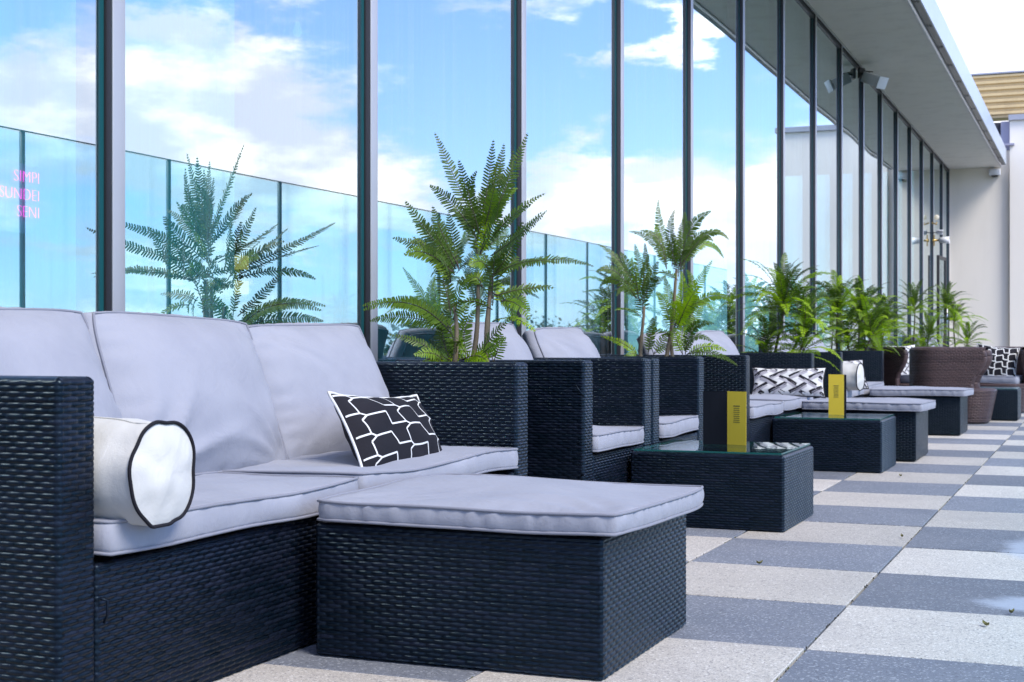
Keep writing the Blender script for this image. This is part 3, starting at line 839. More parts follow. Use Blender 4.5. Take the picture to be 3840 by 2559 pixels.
def basket(sx_, sy_, wd):
    def p(rib):
        for j in range(-4, 5):
            for i in range(-6, 7):
                cx = (i+(.5 if j % 2 else 0))*sx_; cy = j*sy_
                s_ = 1 if j % 2 else -1
                dx, dy = .44*sx_, .60*sy_*s_
                a, b = (cx-dx, cy-dy), (cx+dx, cy+dy)
                rib(a, b, wd, 1)
                off = -.30*sy_
                rib((a[0], a[1]+off), (b[0], b[1]+off), wd*1.05, 2)
    return p
def frame(origin, xdir, ydir):
    x = Vector(xdir).normalized(); y = Vector(ydir); y = (y-x*y.dot(x)).normalized(); z = x.cross(y)
    return Matrix(((x.x, y.x, z.x, origin[0]), (x.y, y.y, z.y, origin[1]), (x.z, y.z, z.z, origin[2]), (0, 0, 0, 1)))
pillow('throw_pillow', 'black lumbar pillow with white broken-hexagon lines on the nearest sofa', .52, .25, .12,
       frame((-1.872, 3.675, .447), (.02, 1, -.045), (-.42, .05, .80)), ['black_cloth', 'white_cloth'], hexpat(.74, .52, .0052), 1, None, 'white_cloth')
pillow('throw_pillow', 'white lumbar pillow with black and grey basketweave bars on a black sofa', .46, .20, .10,
       frame((-1.80, 8.98, .462), (1, .12, 0), (0, .45, 1)), ['white_cloth', 'black_cloth', 'grey_cloth'], basket(.56, .52, .021), 2, None, 'black_cloth')
pillow('throw_pillow', 'small black and white pillow half hidden behind the far cream bolster', .40, .24, .10,
       frame((-1.80, 11.0, .47), (.8, .6, 0), (-.3, .3, 1)), ['white_cloth', 'black_cloth', 'grey_cloth'], basket(.42, .40, .014), 3, None, 'black_cloth')

def bolster(loc, rz, label, seed):
    t = thing('bolster', label, 'bolster', loc, rz, 'cream bolsters with black piped ends')
    rnd = random.Random(seed); so_ = rnd.uniform(0, 30); Rr, L = .104, .46
    def rad(th, s_):
        wob = .004*math.sin(3*th+so_*2)-sum(am*math.exp(-((((th-c+math.pi) % (2*math.pi))-math.pi)/wd_)**2) for c, am, wd_ in ((1.5, .012, .22), (.05, .018, .3), (-1.25, .012, .2), (3.3, .008, .3), (2.5, .006, .2), (4.2, .007, .25), (.75, -.004, .3)))
        e = math.exp(-((1-s_)/.10)**2)+math.exp(-(s_/.10)**2)
        r_ = Rr*(.975+.02*math.sin(math.pi*s_))+wob*e*.55-.004*math.exp(-((1-s_-.09)/.05)**2)
        r_ += nz(math.cos(th)*1.4+so_, math.sin(th)*1.4, s_*5)*.006
        z = r_*math.sin(th)
        return r_*math.cos(th), (max(z, -.096)+.099)
    n, m_ = 84, 26; mb = MB(); vs = []; fs = []
    for i in range(m_+1):
        s_ = i/m_
        for k in range(n):
            y, z = rad(2*math.pi*k/n, s_); vs.append((-L*(1-s_), y, z))
    for i in range(m_):
        for k in range(n): l = (k+1) % n; fs.append((i*n+k, i*n+l, (i+1)*n+l, (i+1)*n+k))
    mb.add(vs, fs)
    for s_, sg in ((1, 1), (0, -1)):
        vs = []; fs = []; rings = 8
        for q in range(rings+1):
            fr = 1-q/rings
            for k in range(n):
                y, z = rad(2*math.pi*k/n, s_)
                dome = .017*(1-fr*fr)+nz(fr*2*math.cos(k/n*6.28)+so_, fr*2*math.sin(k/n*6.28), 4)*.007*(1-fr**6)
                vs.append(((-L*(1-s_))+sg*dome, y*fr, (z-.099)*fr+.099))
        for q in range(rings):
            for k in range(n): l = (k+1) % n; fs.append((q*n+k, q*n+l, (q+1)*n+l, (q+1)*n+k))
        mb.add(vs, fs if sg > 0 else [f_[::-1] for f_ in fs])
    body = mb.obj('cover', 'cream', t)
    for s_ in (1, 0):
        pm = MB(); pts = []
        for k in range(n): y, z = rad(2*math.pi*k/n, s_); pts.append((-L*(1-s_)+.002, y*1.01, (z-.099)*1.01+.099))
        pm.tube(pts, .0037, 6, closed=True); pm.obj('piping', 'black_cloth', t)
    pm = MB(); pm.tube([(-L*(1-i/20), *[(q*1.004 if j == 0 else (q-.099)*1.004+.099) for j, q in enumerate(rad(1.75+.12*math.sin(i*.4), i/20))]) for i in range(21)], .0022, 5)
    pm.obj('seam', 'cream', t)
    return t
bolster((-1.637, 2.262, .360), R(-1.5), 'cream bolster with wavy black piping at the near end of the nearest sofa', 5)
bolster((-1.60, 10.58, .362), R(-8), 'cream bolster with black piping on the farthest black sofa', 9)

# ------------------------------------------------------------------ planters and ferns
def onY(u, v, Y):                              # photograph pixel (3840 wide) to the point at distance Y
    k = (u-1920)/5386; c, s_ = math.cos(R(22.2275)), math.sin(R(22.2275)); d = Y/(c+k*s_)
    return Vector((-d*s_+k*d*c, Y, EYE-(v-1289)*d/5386))
def frond(mb, p0, p1, p2, wid, mi, rnd, face, step=.0104):
    p0, p1, p2 = Vector(p0), Vector(p1), Vector(p2)
    L = (p1-p0).length+(p2-p1).length
    n = max(10, int(L/step)); pts = []
    for i in range(n+1):
        t = i/n; pts.append(p0*(1-t)**2+p1*2*t*(1-t)+p2*t*t)
    mb.tube(pts[::3]+[pts[-1]], [.0022*(1-.8*i/(len(pts[::3]))) for i in range(len(pts[::3])+1)], 4, 3, cap=False)
    roll = rnd.uniform(-.4, .4)
    for i in range(2, n):
        t = i/n; T_ = (pts[min(i+1, n)]-pts[i-1]).normalized()
        N_ = (face-T_*face.dot(T_))
        if N_.length < 1e-3: N_ = T_.orthogonal()
        N_.normalize(); B_ = T_.cross(N_)
        B_ = (B_*math.cos(roll)+N_*math.sin(roll)); N2 = B_.cross(T_)
        pr = min(1, (t-.02)*7)**.8*min(1, (1-t)*2.1+.06)**.8
        for sg in (1, -1):
            l = wid*1.12*pr*rnd.uniform(.88, 1.08)
            ang = R(18+20*t+rnd.uniform(-6, 6))
            d = (B_*sg*math.cos(ang)+T_*math.sin(ang))+N2*rnd.uniform(-.12, .22)
            d.normalize(); wv = T_*math.cos(ang)-B_*sg*math.sin(ang)
            b = (.0040 if step < .012 else .0036)*(.7+.3*pr)*step/.0104
            o = pts[i]+T_*rnd.uniform(-.001, .001)
            dn = Vector((0, 0, -1))*l*.10-N2*l*.06
            vs = [o, o+d*l*.18+wv*b, o+d*l*.80+wv*b*.85+dn*.5, o+d*l+dn, o+d*l*.82-wv*b*.6+dn*.5, o+d*l*.18-wv*b*.9]
            mb.add(vs, [(0, 1, 2, 3), (0, 3, 4, 5)], None, mi, False)

def planter(x0, x1_, y0, y1, label, h=.60):
    t = thing('planter_box', label, 'planter', ((x0+x1_)/2, (y0+y1)/2, 0), 0, 'black wicker planter boxes')
    hx, hy = (x1_-x0)/2, (y1-y0)/2
    mb = MB(); w4 = .03
    rbox(mb, -hx, hx, -hy, -hy+w4, .006, h, .008); rbox(mb, -hx, hx, hy-w4, hy, .006, h, .008)
    rbox(mb, -hx, -hx+w4, -hy+w4+.001, hy-w4-.001, .006, h, .008); rbox(mb, hx-w4, hx, -hy+w4+.001, hy-w4-.001, .006, h, .008)
    mb.obj('box', 'wicker', t)
    mb = MB(); n = 10; vs = []
    for j in range(n+1):
        for i in range(n+1):
            x, y = -hx+w4+(2*hx-2*w4)*i/n, -hy+w4+(2*hy-2*w4)*j/n
            vs.append((x, y, h-.05+.012*nz(x*12, y*12, 3)))
    mb.add(vs, [(j*(n+1)+i, j*(n+1)+i+1, (j+1)*(n+1)+i+1, (j+1)*(n+1)+i) for j in range(n) for i in range(n)])
    mb.obj('soil', 'soil', t)
    return t

def fern(loc, label, stems, seed, extra=(), dens=1.0):
    """stems: (base dx,dy, top dx,dy,dz, list of fronds or count); crown of fronds at every cane top"""
    t = thing('potted_fern', label, 'fern', loc, 0, 'tall ferns in the planter boxes')
    rnd = random.Random(seed); L0 = Vector(loc)
    for bx, by, tx, ty, tz, cnt, ln in stems:
        mb = MB(); pts = []
        for i in range(9):
            q = i/8; pts.append((bx+(tx-bx)*q+.012*math.sin(q*4+bx*30), by+(ty-by)*q, -.02+(tz+.02)*q))
        mb.tube(pts, [.0125-.006*i/8+(.004 if i == 0 else 0) for i in range(9)], 8); mb.obj('stem', 'stem', t)
        fb = MB(); top = Vector((tx, ty, tz))
        a0 = rnd.uniform(0, 6.28)
        cnt = int(cnt*dens)
        for k in range(cnt):
            a = a0+k*2.399+rnd.uniform(-.3, .3); tier = k/cnt
            up = R(78-72*tier**1.1+rnd.uniform(-8, 8)); l = ln*rnd.uniform(.8, 1.15)*(1.0 if tier < .7 else .8)
            d = Vector((math.cos(a)*math.cos(up), math.sin(a)*math.cos(up), math.sin(up)))
            st = top+Vector((0, 0, -.10*tier*rnd.uniform(.5, 1.3)))
            midp = st+d*l*.58+Vector((0, 0, .05*l)); out = Vector((math.cos(a), math.sin(a), 0))
            tip = st+d*l*.86+out*l*.22+Vector((0, 0, -l*(.08+.42*math.cos(up)*rnd.uniform(.5, 1.4))))
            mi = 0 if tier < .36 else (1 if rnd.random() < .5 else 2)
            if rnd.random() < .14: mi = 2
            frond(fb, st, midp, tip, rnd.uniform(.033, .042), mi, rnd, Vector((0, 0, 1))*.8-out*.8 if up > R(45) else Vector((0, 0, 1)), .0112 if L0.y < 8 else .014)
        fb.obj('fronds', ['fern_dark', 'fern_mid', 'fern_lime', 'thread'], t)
    if extra:
        fb = MB()
        for p0, p1, p2, wd, mi in extra:
            side = (Vector(p2)-Vector(p0)); side.z = 0
            frond(fb, Vector(p0)-L0, Vector(p1)-L0, Vector(p2)-L0, wd, mi, rnd, Vector((.3, -1, .55)).normalized())
        fb.obj('fronds', ['fern_dark', 'fern_mid', 'fern_lime', 'thread'], t)
    return t

# nearest fern: its fronds are placed one by one at their measured spots
YF = 4.65; rnd = random.Random(11)
def pf(pts, wd, mi, Y=YF, dY=None):
    dY = rnd.uniform(-.12, .12) if dY is None else dY
    (u0, v0), (u1, v1), (u2, v2) = pts
    a = onY(u0, v0, Y+dY*.1); c = onY(u2, v2, Y+dY); b_ = onY(u1, v1, Y+dY*.6); b = b_*2-(a+c)*.5
    return (a, b, c, wd, mi)
def thick(F, Y):
    out = []
    for pts, wd, mi in F:
        out.append(pf(pts, wd*1.06, mi, Y))
        (u0, v0), (u1, v1), (u2, v2) = pts
        for q in range(1):              # a second, shorter layer behind and beside each frond
            k = rnd.uniform(.55, .95); ou, ov = rnd.uniform(-60, 60), rnd.uniform(-25, 60)
            out.append(pf([(u0, v0), (u0+(u1-u0)*k+ou*.5, v0+(v1-v0)*k+ov*.4), (u0+(u2-u0)*k+ou, v0+(v2-v0)*k+ov)], wd*rnd.uniform(.85, 1.05), rnd.choice((0, mi, mi, 1)), Y, rnd.uniform(-.28, .34)))
    return out
F1 = [  # upper crown
    ([(1800, 880), (1715, 690), (1630, 497)], .030, 0), ([(1800, 860), (1830, 690), (1850, 523)], .028, 0), ([(1810, 850), (1860, 690), (1890, 538)], .026, 0),
    ([(1815, 860), (1900, 690), (1980, 498)], .030, 0), ([(1810, 850), (1890, 720), (1925, 560)], .024, 0), ([(1800, 880), (1760, 740), (1790, 640)], .024, 0),
    ([(1790, 900), (1700, 770), (1610, 695)], .030, 0), ([(1820, 880), (1880, 760), (1940, 705)], .028, 1), ([(1840, 900), (1930, 800), (2045, 725)], .022, 0),
    ([(1840, 960), (1930, 890), (2035, 792)], .026, 0), ([(1800, 960), (1810, 870), (1815, 800)], .028, 2), ([(1790, 960), (1780, 860), (1770, 780)], .032, 0),
    ([(1800, 950), (1850, 850), (1870, 760)], .034, 0),
    # left crown
    ([(1710, 1010), (1610, 880), (1518, 752)], .030, 0), ([(1720, 1000), (1660, 880), (1622, 772)], .026, 0), ([(1700, 1020), (1590, 935), (1470, 892)], .028, 0),
    ([(1705, 1030), (1600, 950), (1515, 958)], .030, 1), ([(1720, 1010), (1700, 900), (1680, 800)], .030, 0), ([(1690, 1060), (1640, 970), (1545, 885)], .026, 1),
    ([(1690, 1180), (1670, 1080), (1640, 980)], .032, 0),
    # right crown
    ([(1850, 1030), (2040, 975), (2228, 1000)], .022, 0), ([(1860, 1020), (1920, 930), (1960, 830)], .028, 0), ([(1850, 1040), (1900, 1000), (1945, 960)], .03, 0),
    ([(1860, 1110), (1960, 1085), (2082, 1080)], .026, 0), ([(1850, 1100), (1900, 1130), (1925, 1190)], .028, 1), ([(1880, 1130), (1940, 1120), (1985, 1165)], .026, 1),
    ([(1830, 1010), (1800, 980), (1760, 1000)], .03, 1), ([(1830, 1020), (1870, 960), (1900, 900)], .03, 0), ([(1810, 1080), (1780, 1040), (1740, 1090)], .03, 1),
    # low fronds from the soil
    ([(1690, 1250), (1540, 1140), (1358, 1165)], .030, 1), ([(1690, 1230), (1520, 1190), (1385, 1205)], .028, 1), ([(1660, 1350), (1570, 1285), (1455, 1255)], .024, 0),
    ([(1700, 1360), (1660, 1250), (1690, 1130)], .030, 0), ([(1720, 1350), (1720, 1260), (1760, 1130)], .030, 1), ([(1770, 1360), (1840, 1270), (1915, 1190)], .030, 0),
    ([(1690, 1355), (1640, 1310), (1610, 1270)], .024, 0), ([(1760, 1340), (1740, 1250), (1780, 1170)], .03, 1), ([(1700, 1200), (1720, 1120), (1740, 1050)], .032, 1),
    ([(1740, 1350), (1660, 1340), (1580, 1358)], .024, 2), ([(1730, 1350), (1790, 1335), (1830, 1360)], .024, 2), ([(1600, 1350), (1680, 1330), (1760, 1350)], .02, 2),
    ([(1850, 1360), (1870, 1300), (1880, 1250)], .026, 1), ([(1710, 1330), (1690, 1240), (1650, 1180)], .03, 1)]
G1 = 'black planter box'
planter(-2.34, -1.95, 4.42, 4.82, 'black wicker planter box holding the nearest tall fern')
o1 = onY(1760, 1365, YF)
fern((o1.x, YF, .545), 'tall fern nearest the camera with long spiky fronds', [
    (-.012, .0, .036, .01, .375, 0, .3), (.02, .02, .085, .03, .40, 0, .3), (-.045, -.02, -.055, -.02, .30, 0, .3), (.055, .0, .08, .02, .33, 5, .22)], 21, thick(F1, YF))
YF2 = 6.95
F2 = [([(2540, 1000), (2480, 870), (2470, 748)], .028, 0), ([(2530, 1000), (2560, 880), (2568, 795)], .028, 0), ([(2550, 1000), (2590, 860), (2668, 792)], .032, 0), ([(2550, 1010), (2650, 880), (2733, 900)], .026, 0),
      ([(2500, 1010), (2470, 900), (2400, 865)], .026, 0), ([(2500, 990), (2470, 900), (2462, 845)], .024, 1), ([(2560, 990), (2620, 900), (2675, 905)], .022, 0), ([(2520, 1000), (2525, 930), (2530, 880)], .028, 1),
      ([(2400, 1130), (2330, 990), (2242, 917)], .026, 0), ([(2395, 1120), (2360, 1010), (2325, 945)], .028, 0), ([(2400, 1110), (2395, 1000), (2380, 915)], .026, 0), ([(2385, 1120), (2310, 1020), (2235, 1020)], .028, 0),
      ([(2390, 1120), (2310, 1050), (2250, 1075)], .026, 1), ([(2405, 1120), (2420, 1000), (2418, 912)], .022, 0), ([(2410, 1120), (2440, 1040), (2470, 980)], .028, 0),
      ([(2520, 1240), (2510, 1120), (2490, 1035)], .030, 1), ([(2530, 1230), (2560, 1110), (2555, 1020)], .030, 2), ([(2540, 1230), (2600, 1100), (2672, 975)], .032, 2), ([(2545, 1210), (2650, 1115), (2756, 1135)], .026, 1),
      ([(2560, 1200), (2600, 1100), (2575, 1010)], .030, 1), ([(2570, 1330), (2600, 1230), (2680, 1216)], .028, 0), ([(2575, 1330), (2650, 1300), (2726, 1318)], .024, 2), ([(2560, 1330), (2560, 1230), (2590, 1140)], .032, 1),
      ([(2395, 1335), (2330, 1285), (2250, 1262)], .020, 2), ([(2430, 1330), (2440, 1250), (2450, 1190)], .026, 0), ([(2450, 1330), (2480, 1280), (2510, 1250)], .026, 1), ([(2590, 1250), (2610, 1180), (2640, 1120)], .03, 1)]
planter(-2.30, -1.93, 6.72, 7.20, 'black wicker planter box behind the second armchair')
o2 = onY(2480, 1340, YF2)
b2 = [onY(2412, 1340, YF2), onY(2480, 1340, YF2), onY(2520, 1340, YF2)]; t2 = [onY(2404, 1150, YF2), onY(2540, 1010, YF2), onY(2525, 1230, YF2)]
fern((o2.x, YF2, .545), 'second fern from the camera, three canes behind the pair of armchairs',
     [(b.x-o2.x, 0, c_.x-o2.x, .02, c_.z-.545, 3, .2) for b, c_ in zip(b2, t2)], 22, thick(F2, YF2))
planter(-2.28, -1.86, 9.55, 10.15, 'black wicker planter box between the second and third sofas')
fern((-2.0, 9.85, .545), 'bushy fern rising behind the basketweave pillow', [
    (-.07, 0, -.02, .05, .46, 26, .47), (-.02, .05, .13, .05, .33, 20, .40), (.08, -.03, .14, -.05, .16, 18, .36), (-.09, -.05, -.12, -.05, .12, 14, .36)], 23, dens=1.55)
planter(-2.28, -1.86, 12.75, 13.35, 'black wicker planter box past the farthest black sofa')
fern((-2.05, 13.05, .545), 'dense fern behind the far cream bolster', [
    (-.12, 0, -.13, .05, .48, 24, .48), (.02, .08, .07, .1, .42, 22, .46), (.12, -.05, .18, -.08, .26, 20, .42), (-.02, -.08, -.02, -.1, .18, 18, .40)], 24, dens=1.55)
planter(-2.45, -2.04, 14.6, 15.2, 'black wicker planter box behind the zigzag pillow')
fern((-2.15, 14.9, .545), 'fern with lime fronds behind the tall zigzag pillow', [
    (-.05, 0, -.08, .05, .50, 22, .52), (.1, .05, .14, .05, .36, 22, .48), (.03, -.05, .05, -.1, .18, 20, .46)], 25, dens=1.55)
planter(-2.15, -1.72, 17.2, 17.8, 'black wicker planter box at the back of the brown tub chair')
fern((-1.93, 17.5, .545), 'sparse tall fern behind the brown tub chair', [
    (-.08, 0, -.10, .05, .60, 18, .46), (.05, .05, .08, .05, .28, 18, .44), (0, -.05, .02, -.05, .1, 12, .4)], 26, dens=1.6)
planter(-2.05, -1.62, 19.6, 20.2, 'farthest black wicker planter box before the end wall')
fern((-1.83, 19.9, .545), 'farthest fern standing before the white end wall', [
    (-.08, 0, -.06, .05, .68, 18, .48), (.05, .05, .05, .05, .50, 18, .44), (.16, -.03, .22, -.05, .20, 16, .42)], 27, dens=1.5)

# ------------------------------------------------------------------ brown tub chairs
def tub(loc, rz, label, seat=True):
    t = thing('tub_chair', label, 'armchair', loc, rz, 'brown wicker tub chairs')
    # local: faces +x, seat front at x=.38
    mb = MB(); rbox(mb, -.36, .38, -.35, .35, .004, .30, .02, 0, 6, .16, .20); mb.obj('base', 'brown', t)
    wall, n = .07, 44; mb = MB()
    def path(s_, hx, xf):                       # s 0..1 from left arm front round the back to right arm front
        r_ = .26; Ls = xf+.36-r_; La = math.pi/2*r_; Lb = 2*(hx-r_); tot = 2*Ls+2*La+Lb; q = s_*tot
        if q < Ls: return xf-q, -hx
        q -= Ls
        if q < La: a = q/r_; return -.36+r_-r_*math.sin(a), -hx+r_-r_*math.cos(a)
        q -= La
        if q < Lb: return -.36, -hx+r_+q
        q -= Lb
        if q < La: a = q/r_; return -.36+r_-r_*math.cos(a), hx-r_+r_*math.sin(a)
        q -= La
        return -.36+r_+q, hx
    lev = [(.28, .20), (.34, .19), (.40, .21), (.46, .255), (.52, .29), (.58, .305), (.62, .30), (.645, .285)]
    def loop(inset, flare):
        rows = []
        for z, xf in lev:
            row = []
            for k in range(n+1):
                x, y = path(k/n, .35-inset, xf-inset*.3); x += inset if x < 0 else 0
                row.append((x, y*(1+.03*flare), z))
            rows.append(row)
        return rows
    O_, I_ = loop(0, 1), loop(wall, 1)
    def sheet(rows, flip):
        vs = [p for r_ in rows for p in r_]; m_ = len(rows[0]); fs = []; uv = []
        for j in range(len(rows)-1):
            for i in range(m_-1):
                q = (j*m_+i, j*m_+i+1, (j+1)*m_+i+1, (j+1)*m_+i); c = [(i/n*1.9, rows[j][i][2]), ((i+1)/n*1.9, rows[j][i][2]), ((i+1)/n*1.9, rows[j+1][i][2]), (i/n*1.9, rows[j+1][i][2])]
                fs.append(q[::-1] if flip else q); uv.append(c[::-1] if flip else c)
        mb.add(vs, fs, uv)
    sheet(O_, True); sheet(I_, False)
    top = []
    for k in range(7):
        a = math.pi*k/6; top.append([tuple((Vector(o)*(.5+.5*math.cos(a))+Vector(i)*(.5-.5*math.cos(a)))+Vector((0, 0, .028*math.sin(a)))) for o, i in zip(O_[-1], I_[-1])])
    sheet(top, True)
    for e in (0, n):
        rim = []
        for k in range(7):
            a = math.pi*k/6
            rim.append([tuple((Vector(O_[j][e])*(.5+.5*math.cos(a))+Vector(I_[j][e])*(.5-.5*math.cos(a)))+Vector((.03*math.sin(a), 0, 0))) for j in range(len(lev))])
        sheet(rim, e == 0)
    mb.obj('shell', 'brown', t)
    if seat: cushion('seat_cushion', .56, .52, .07, t, mat4((.06, 0, .34)), 91, puff=.15, n=20)
    return t
tub((-1.22, 13.42, 0), 0, 'brown wicker tub chair seen from its side beside the farthest ottoman', False)
tub((-1.86, 15.35, 0), R(-35), 'brown wicker tub chair holding the tall zigzag pillow')
tub((-.98, 15.62, 0), R(-96), 'brown wicker tub chair at the right edge with the black hexagon pillow')
pillow('throw_pillow', 'tall white pillow with black zigzag bars on a brown tub chair', .46, .46, .14,
       frame((-1.87, 15.30, .475), (.57, .82, 0), (-.2, .14, 1)), ['white_cloth', 'black_cloth', 'grey_cloth'], basket(.36, .20, .013), 4, None, 'black_cloth')
pillow('throw_pillow', 'square black pillow with white hexagon lines on the far right tub chair', .42, .38, .13,
       frame((-.97, 15.40, .50), (.96, .10, -.12), (.12, .30, 1)), ['black_cloth', 'white_cloth'], hexpat(.62, .42, .011), 6, None, 'white_cloth')
# pale cushions on seats beyond
lo = thing('far_sofa', 'last black wicker sofa of the row, its pale cushions rising above the tub chair', 'sofa', (-1.9, 21.0, 0))
for a in (0, 1.9):
    mb = MB(); rbox(mb, -.7, 0, a, a+.1, .006, .62, .012); mb.obj('arm', 'wicker', lo)
mb = MB(); rbox(mb, -.7, -.6, .102, 1.898, .006, .62, .012); mb.obj('back', 'wicker', lo)
mb = MB(); rbox(mb, -.598, -.003, .102, 1.898, .006, .3, .012); mb.obj('base', 'wicker', lo)
for k in range(3):
    m_ = Matrix.Translation((-.46, .40+.58*k, .60)) @ Matrix.Rotation(R(-16), 4, 'Y') @ Matrix.Rotation(R(90), 4, 'Y')
    cushion('back_cushion', .48, .55, .14, lo, m_, 300+k, puff=.5, crown=.02, n=16)

# ------------------------------------------------------------------ fixtures
sc_ = thing('floodlight', 'white floodlight on a black bracket under the soffit beside the mullion', 'floodlight', (GX+.06, 16.9, 3.80), R(-28))
mb = MB(); rbox(mb, .05, .28, -.075, .075, -.06, .06, .012, 0, 2); o = mb.obj('housing', 'plastic_white', sc_); o.rotation_euler = (0, R(24), 0)
mb = MB(); rbox(mb, .282, .305, -.085, .085, -.07, .07, .006, 0, 2); o = mb.obj('lens_hood', 'plastic_white', sc_); o.rotation_euler = (0, R(24), 0)
mb = MB(); mb.box(-.03, .0, -.05, .05, -.03, .09); mb.tube([(-.01, 0, .02), (.04, 0, .03), (.10, 0, .015)], .014, 8); mb.tube([(.0, .05, .06), (.1, .06, .04)], .006, 6); mb.obj('bracket', 'plastic_black', sc_)
wl = thing('wall_lamp', 'brass wall lamp with white glass cup at the far end of the glass', 'lamp', (GX+.03, 24.75, 2.42)); wl.scale = (.58, .58, .58)
RY = Matrix.Rotation(R(90), 4, 'Y')
mb = MB(); mb.lathe([(0, 0), (.045, 0), (.045, .05), (.03, .06), (.03, .18), (0, .18)], 16, 0, RY); mb.box(.03, .06, -.03, .03, -.16, .16, 0); mb.obj('arm', 'brass', wl)
mb = MB(); mb.lathe([(.0, .18), (.075, .182), (.088, .32), (.105, .46), (.10, .46), (.08, .32), (.07, .19)], 20, 0, RY); mb.obj('cup', 'plastic_white', wl)
gl = thing('globe_lamp', 'small pale globe lamp on the far mullion above the brass lamp', 'lamp', (GX+.10, 24.7, 2.80))
mb = MB(); mb.lathe([(.042*math.sin(math.pi*i/10)+.0005, -.042*math.cos(math.pi*i/10)) for i in range(11)], 16); mb.obj('globe', 'bulb', gl)
mb = MB(); mb.tube([(-.08, 0, -.09), (0, 0, -.12), (0, 0, -.08)], .012, 8); mb.obj('bracket', 'brass', gl)
ln = thing('lantern', 'small white lantern with dark slots above the brass lamp', 'lantern', (GX+.13, 24.9, 2.56)); ln.scale = (.6, .6, .6)
mb = MB(); rbox(mb, -.1, .1, -.06, .06, -.06, .07, .012, 0, 2, .25); mb.obj('housing', 'plastic_white', ln)
mb = MB()
for z in (-.02, .02): mb.box(-.088, .102, -.0625, -.058, z, z+.014)
mb.obj('slot', 'plastic_black', ln)
mb = MB(); mb.tube([(-.2, 0, 0), (-.09, 0, 0)], .012, 8); mb.obj('bracket', 'plastic_black', ln)
dr = thing('glass_door', 'narrow dark framed door standing open by the far end of the glass', 'door', (GX+.07, 25.2, 0), R(-3))
mb = MB(); mb.box(-.02, .02, 0, .06, .02, 2.2); mb.box(-.02, .02, .74, .80, .02, 2.2); mb.box(-.018, .018, .061, .739, .02, .12); mb.box(-.018, .018, .061, .739, 2.14, 2.2); mb.obj('frame', 'plastic_black', dr)
mb = MB(); mb.box(-.004, .004, .062, .738, .122, 2.138); mb.obj('pane', 'rail_glass', dr)
mb = MB(); mb.tube([(.05, .70, .8), (.05, .70, 1.4)], .012, 8); mb.obj('handle', 'steel', dr)
sn = thing('motion_sensor', 'small white sensor box at the soffit corner by the end wall', 'sensor', (-1.76, E_Y-.02, TOP-.10))
mb = MB(); rbox(mb, -.10, .10, -.14, .0, -.06, .05, .012, 0, 2); mb.obj('housing', 'plastic_white', sn)
mb = MB(); mb.lathe([(0, -.10), (.05, -.085), (.065, -.062)], 14, 0, Matrix.Translation((0, -.07, 0))); mb.obj('lens', 'plastic_black', sn)

# ------------------------------------------------------------------ things indoors, glimpsed through the glass
def onX(u, v, X):
    k = (u-1920)/5386; c, s_ = math.cos(R(22.2275)), math.sin(R(22.2275)); d = X/(-s_+k*c)
    return Vector((X, d*c+k*d*s_, EYE-(v-1289)*d/5386))
pl = onX(1115, 120, -3.8)
pd_ = thing('pendant_lamp', 'clear glass bell pendant lamp hanging indoors behind the second window', 'lamp', pl)
mb = MB(); mb.lathe([(.02, .14), (.022, .06), (.05, .045), (.072, .0), (.08, -.06), (.076, -.06), (.068, .0), (.046, .04)], 24); mb.obj('shade', 'lamp_glass', pd_)
mb = MB(); mb.lathe([(.0005, -.03), (.018, -.02), (.024, .0), (.016, .025), (.012, .05)], 16); mb.obj('bulb', 'bulb', pd_)
mb = MB(); mb.tube([(0, 0, .13), (0, 0, TOP-pl.z)], .005, 6); mb.obj('cord', 'plastic_black', pd_)
ng = onX(150, 865, -2.9); ns = thing('neon_sign', 'pink neon sign with cut-off lettering on a lilac board behind the glass', 'sign', (ng.x, ng.y, ng.z))
mb = MB(); poly = [(-.5, -.012), (-.045, -.012), (.006, .03), (.006, .185), (-.5, .225)]
vs = [(-.012, y, z) for y, z in poly]+[(-.006, y, z) for y, z in poly]; n_ = 5
mb.add(vs, [tuple(range(4, -1, -1)), tuple(range(5, 10))]+[(i, (i+1) % 5, 5+(i+1) % 5, 5+i) for i in range(5)], None, 0, False); mb.obj('board', 'sign_board', ns)
def words(txt, z, h, parent, yr):
    cu = bpy.data.curves.new('lettering', 'FONT'); cu.body = txt; cu.size = h*1.38; cu.align_x = 'RIGHT'; cu.extrude = .001; cu.offset = -.0016
    o = bpy.data.objects.new('lettering', cu); COL.objects.link(o); cu.materials.append(M['neon'])
    bpy.context.view_layer.update()
    me = bpy.data.meshes.new_from_object(o.evaluated_get(bpy.context.evaluated_depsgraph_get())); bpy.data.objects.remove(o)
    if not me.materials: me.materials.append(M['neon'])
    o = bpy.data.objects.new('lettering', me); COL.objects.link(o)
    o.parent = parent; o.location = (.0, yr, z); o.rotation_euler = (R(90), 0, R(90))
    return o
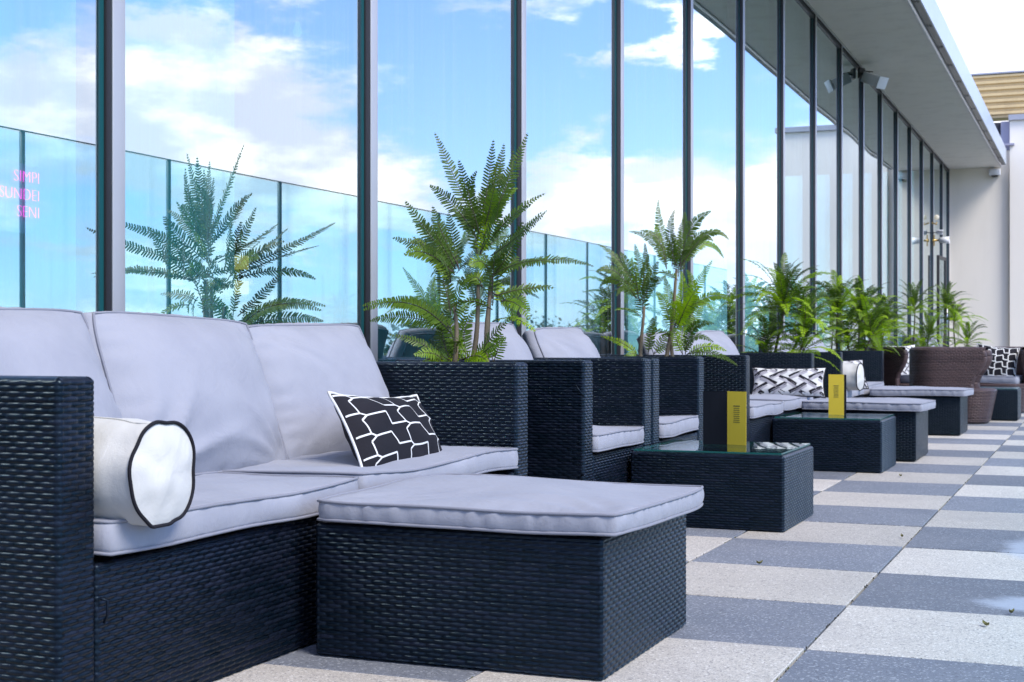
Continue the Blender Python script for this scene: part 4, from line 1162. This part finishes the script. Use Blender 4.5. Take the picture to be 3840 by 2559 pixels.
words('SIMPI', .136, .036, ns, .0); words('NISUNDEI', .084, .036, ns, .0); words('SENI', .034, .036, ns, .0)
for u, v, hh in ((893, 1020, .22), (893, 1112, .22)):
    b = onX(u, v, -3.7)
    bt = thing('wine_bottle', 'dark wine bottle with a lit cream label on the %s shelf behind the screen' % ('upper' if v < 1050 else 'lower'), 'bottle', (b.x, b.y+.02, b.z-.02), 0, 'bottles on the indoor shelf')
    mb = MB(); mb.lathe([(0, 0), (.036, 0), (.037, .01), (.037, .13), (.03, .16), (.013, .19), (.013, hh), (0, hh)], 20); mb.obj('glass', 'bottle', bt)
    mb = MB(); mb.lathe([(.0378, .03), (.0378, .095)], 20); mb.obj('label', 'paper', bt)
    sh = MB(); rbox(sh, -.12, .12, -.14, .22, -.022, -.002, .003, 0, 1)
    sb = sh.obj('shelf', 'dark', None, (b.x, b.y+.02, b.z-.02)); tag(sb, 'dark shelf behind the glass carrying the %s wine bottle' % ('upper' if v < 1050 else 'lower'), 'shelf')

# ------------------------------------------------------------------ dry leaves on the slabs
LS = [((-.26, 3.75), .016, 'curled dry leaf on the pale slab at the lower right'), ((-.66, 5.35), .013, 'yellowed leaf caught in the long joint between slabs'), ((-1.0, 4.53), .012, 'tiny dry leaf on the pale slab beside the foreground ottoman'),
      ((-.97, 7.8), .018, 'dark dry leaf on the slab beside the second table'), ((-.21, 3.95), .012, 'small brown leaf on the dark slab near the pale stain')]
for (x, y), sz, lab in LS:
    mb = MB(); vs = []; fs = []
    for i in range(7):
        q = i/6; wd = sz*.45*math.sin(math.pi*min(max(q, .04), .96))
        for s_ in (-1, 0, 1): vs.append(((q-.5)*2*sz, s_*wd, .004+.006*abs(s_)+.006*(q-.5)**2*4))
    for i in range(6):
        for s_ in range(2): fs.append((i*3+s_, i*3+s_+1, i*3+s_+4, i*3+s_+3))
    mb.add(vs, fs); o = mb.obj('fallen_leaf', 'dry_leaf', None, (x, y, .0)); o.rotation_euler = (0, 0, x*40)
    tag(o, lab, 'leaf', 'dry leaves on the terrace')
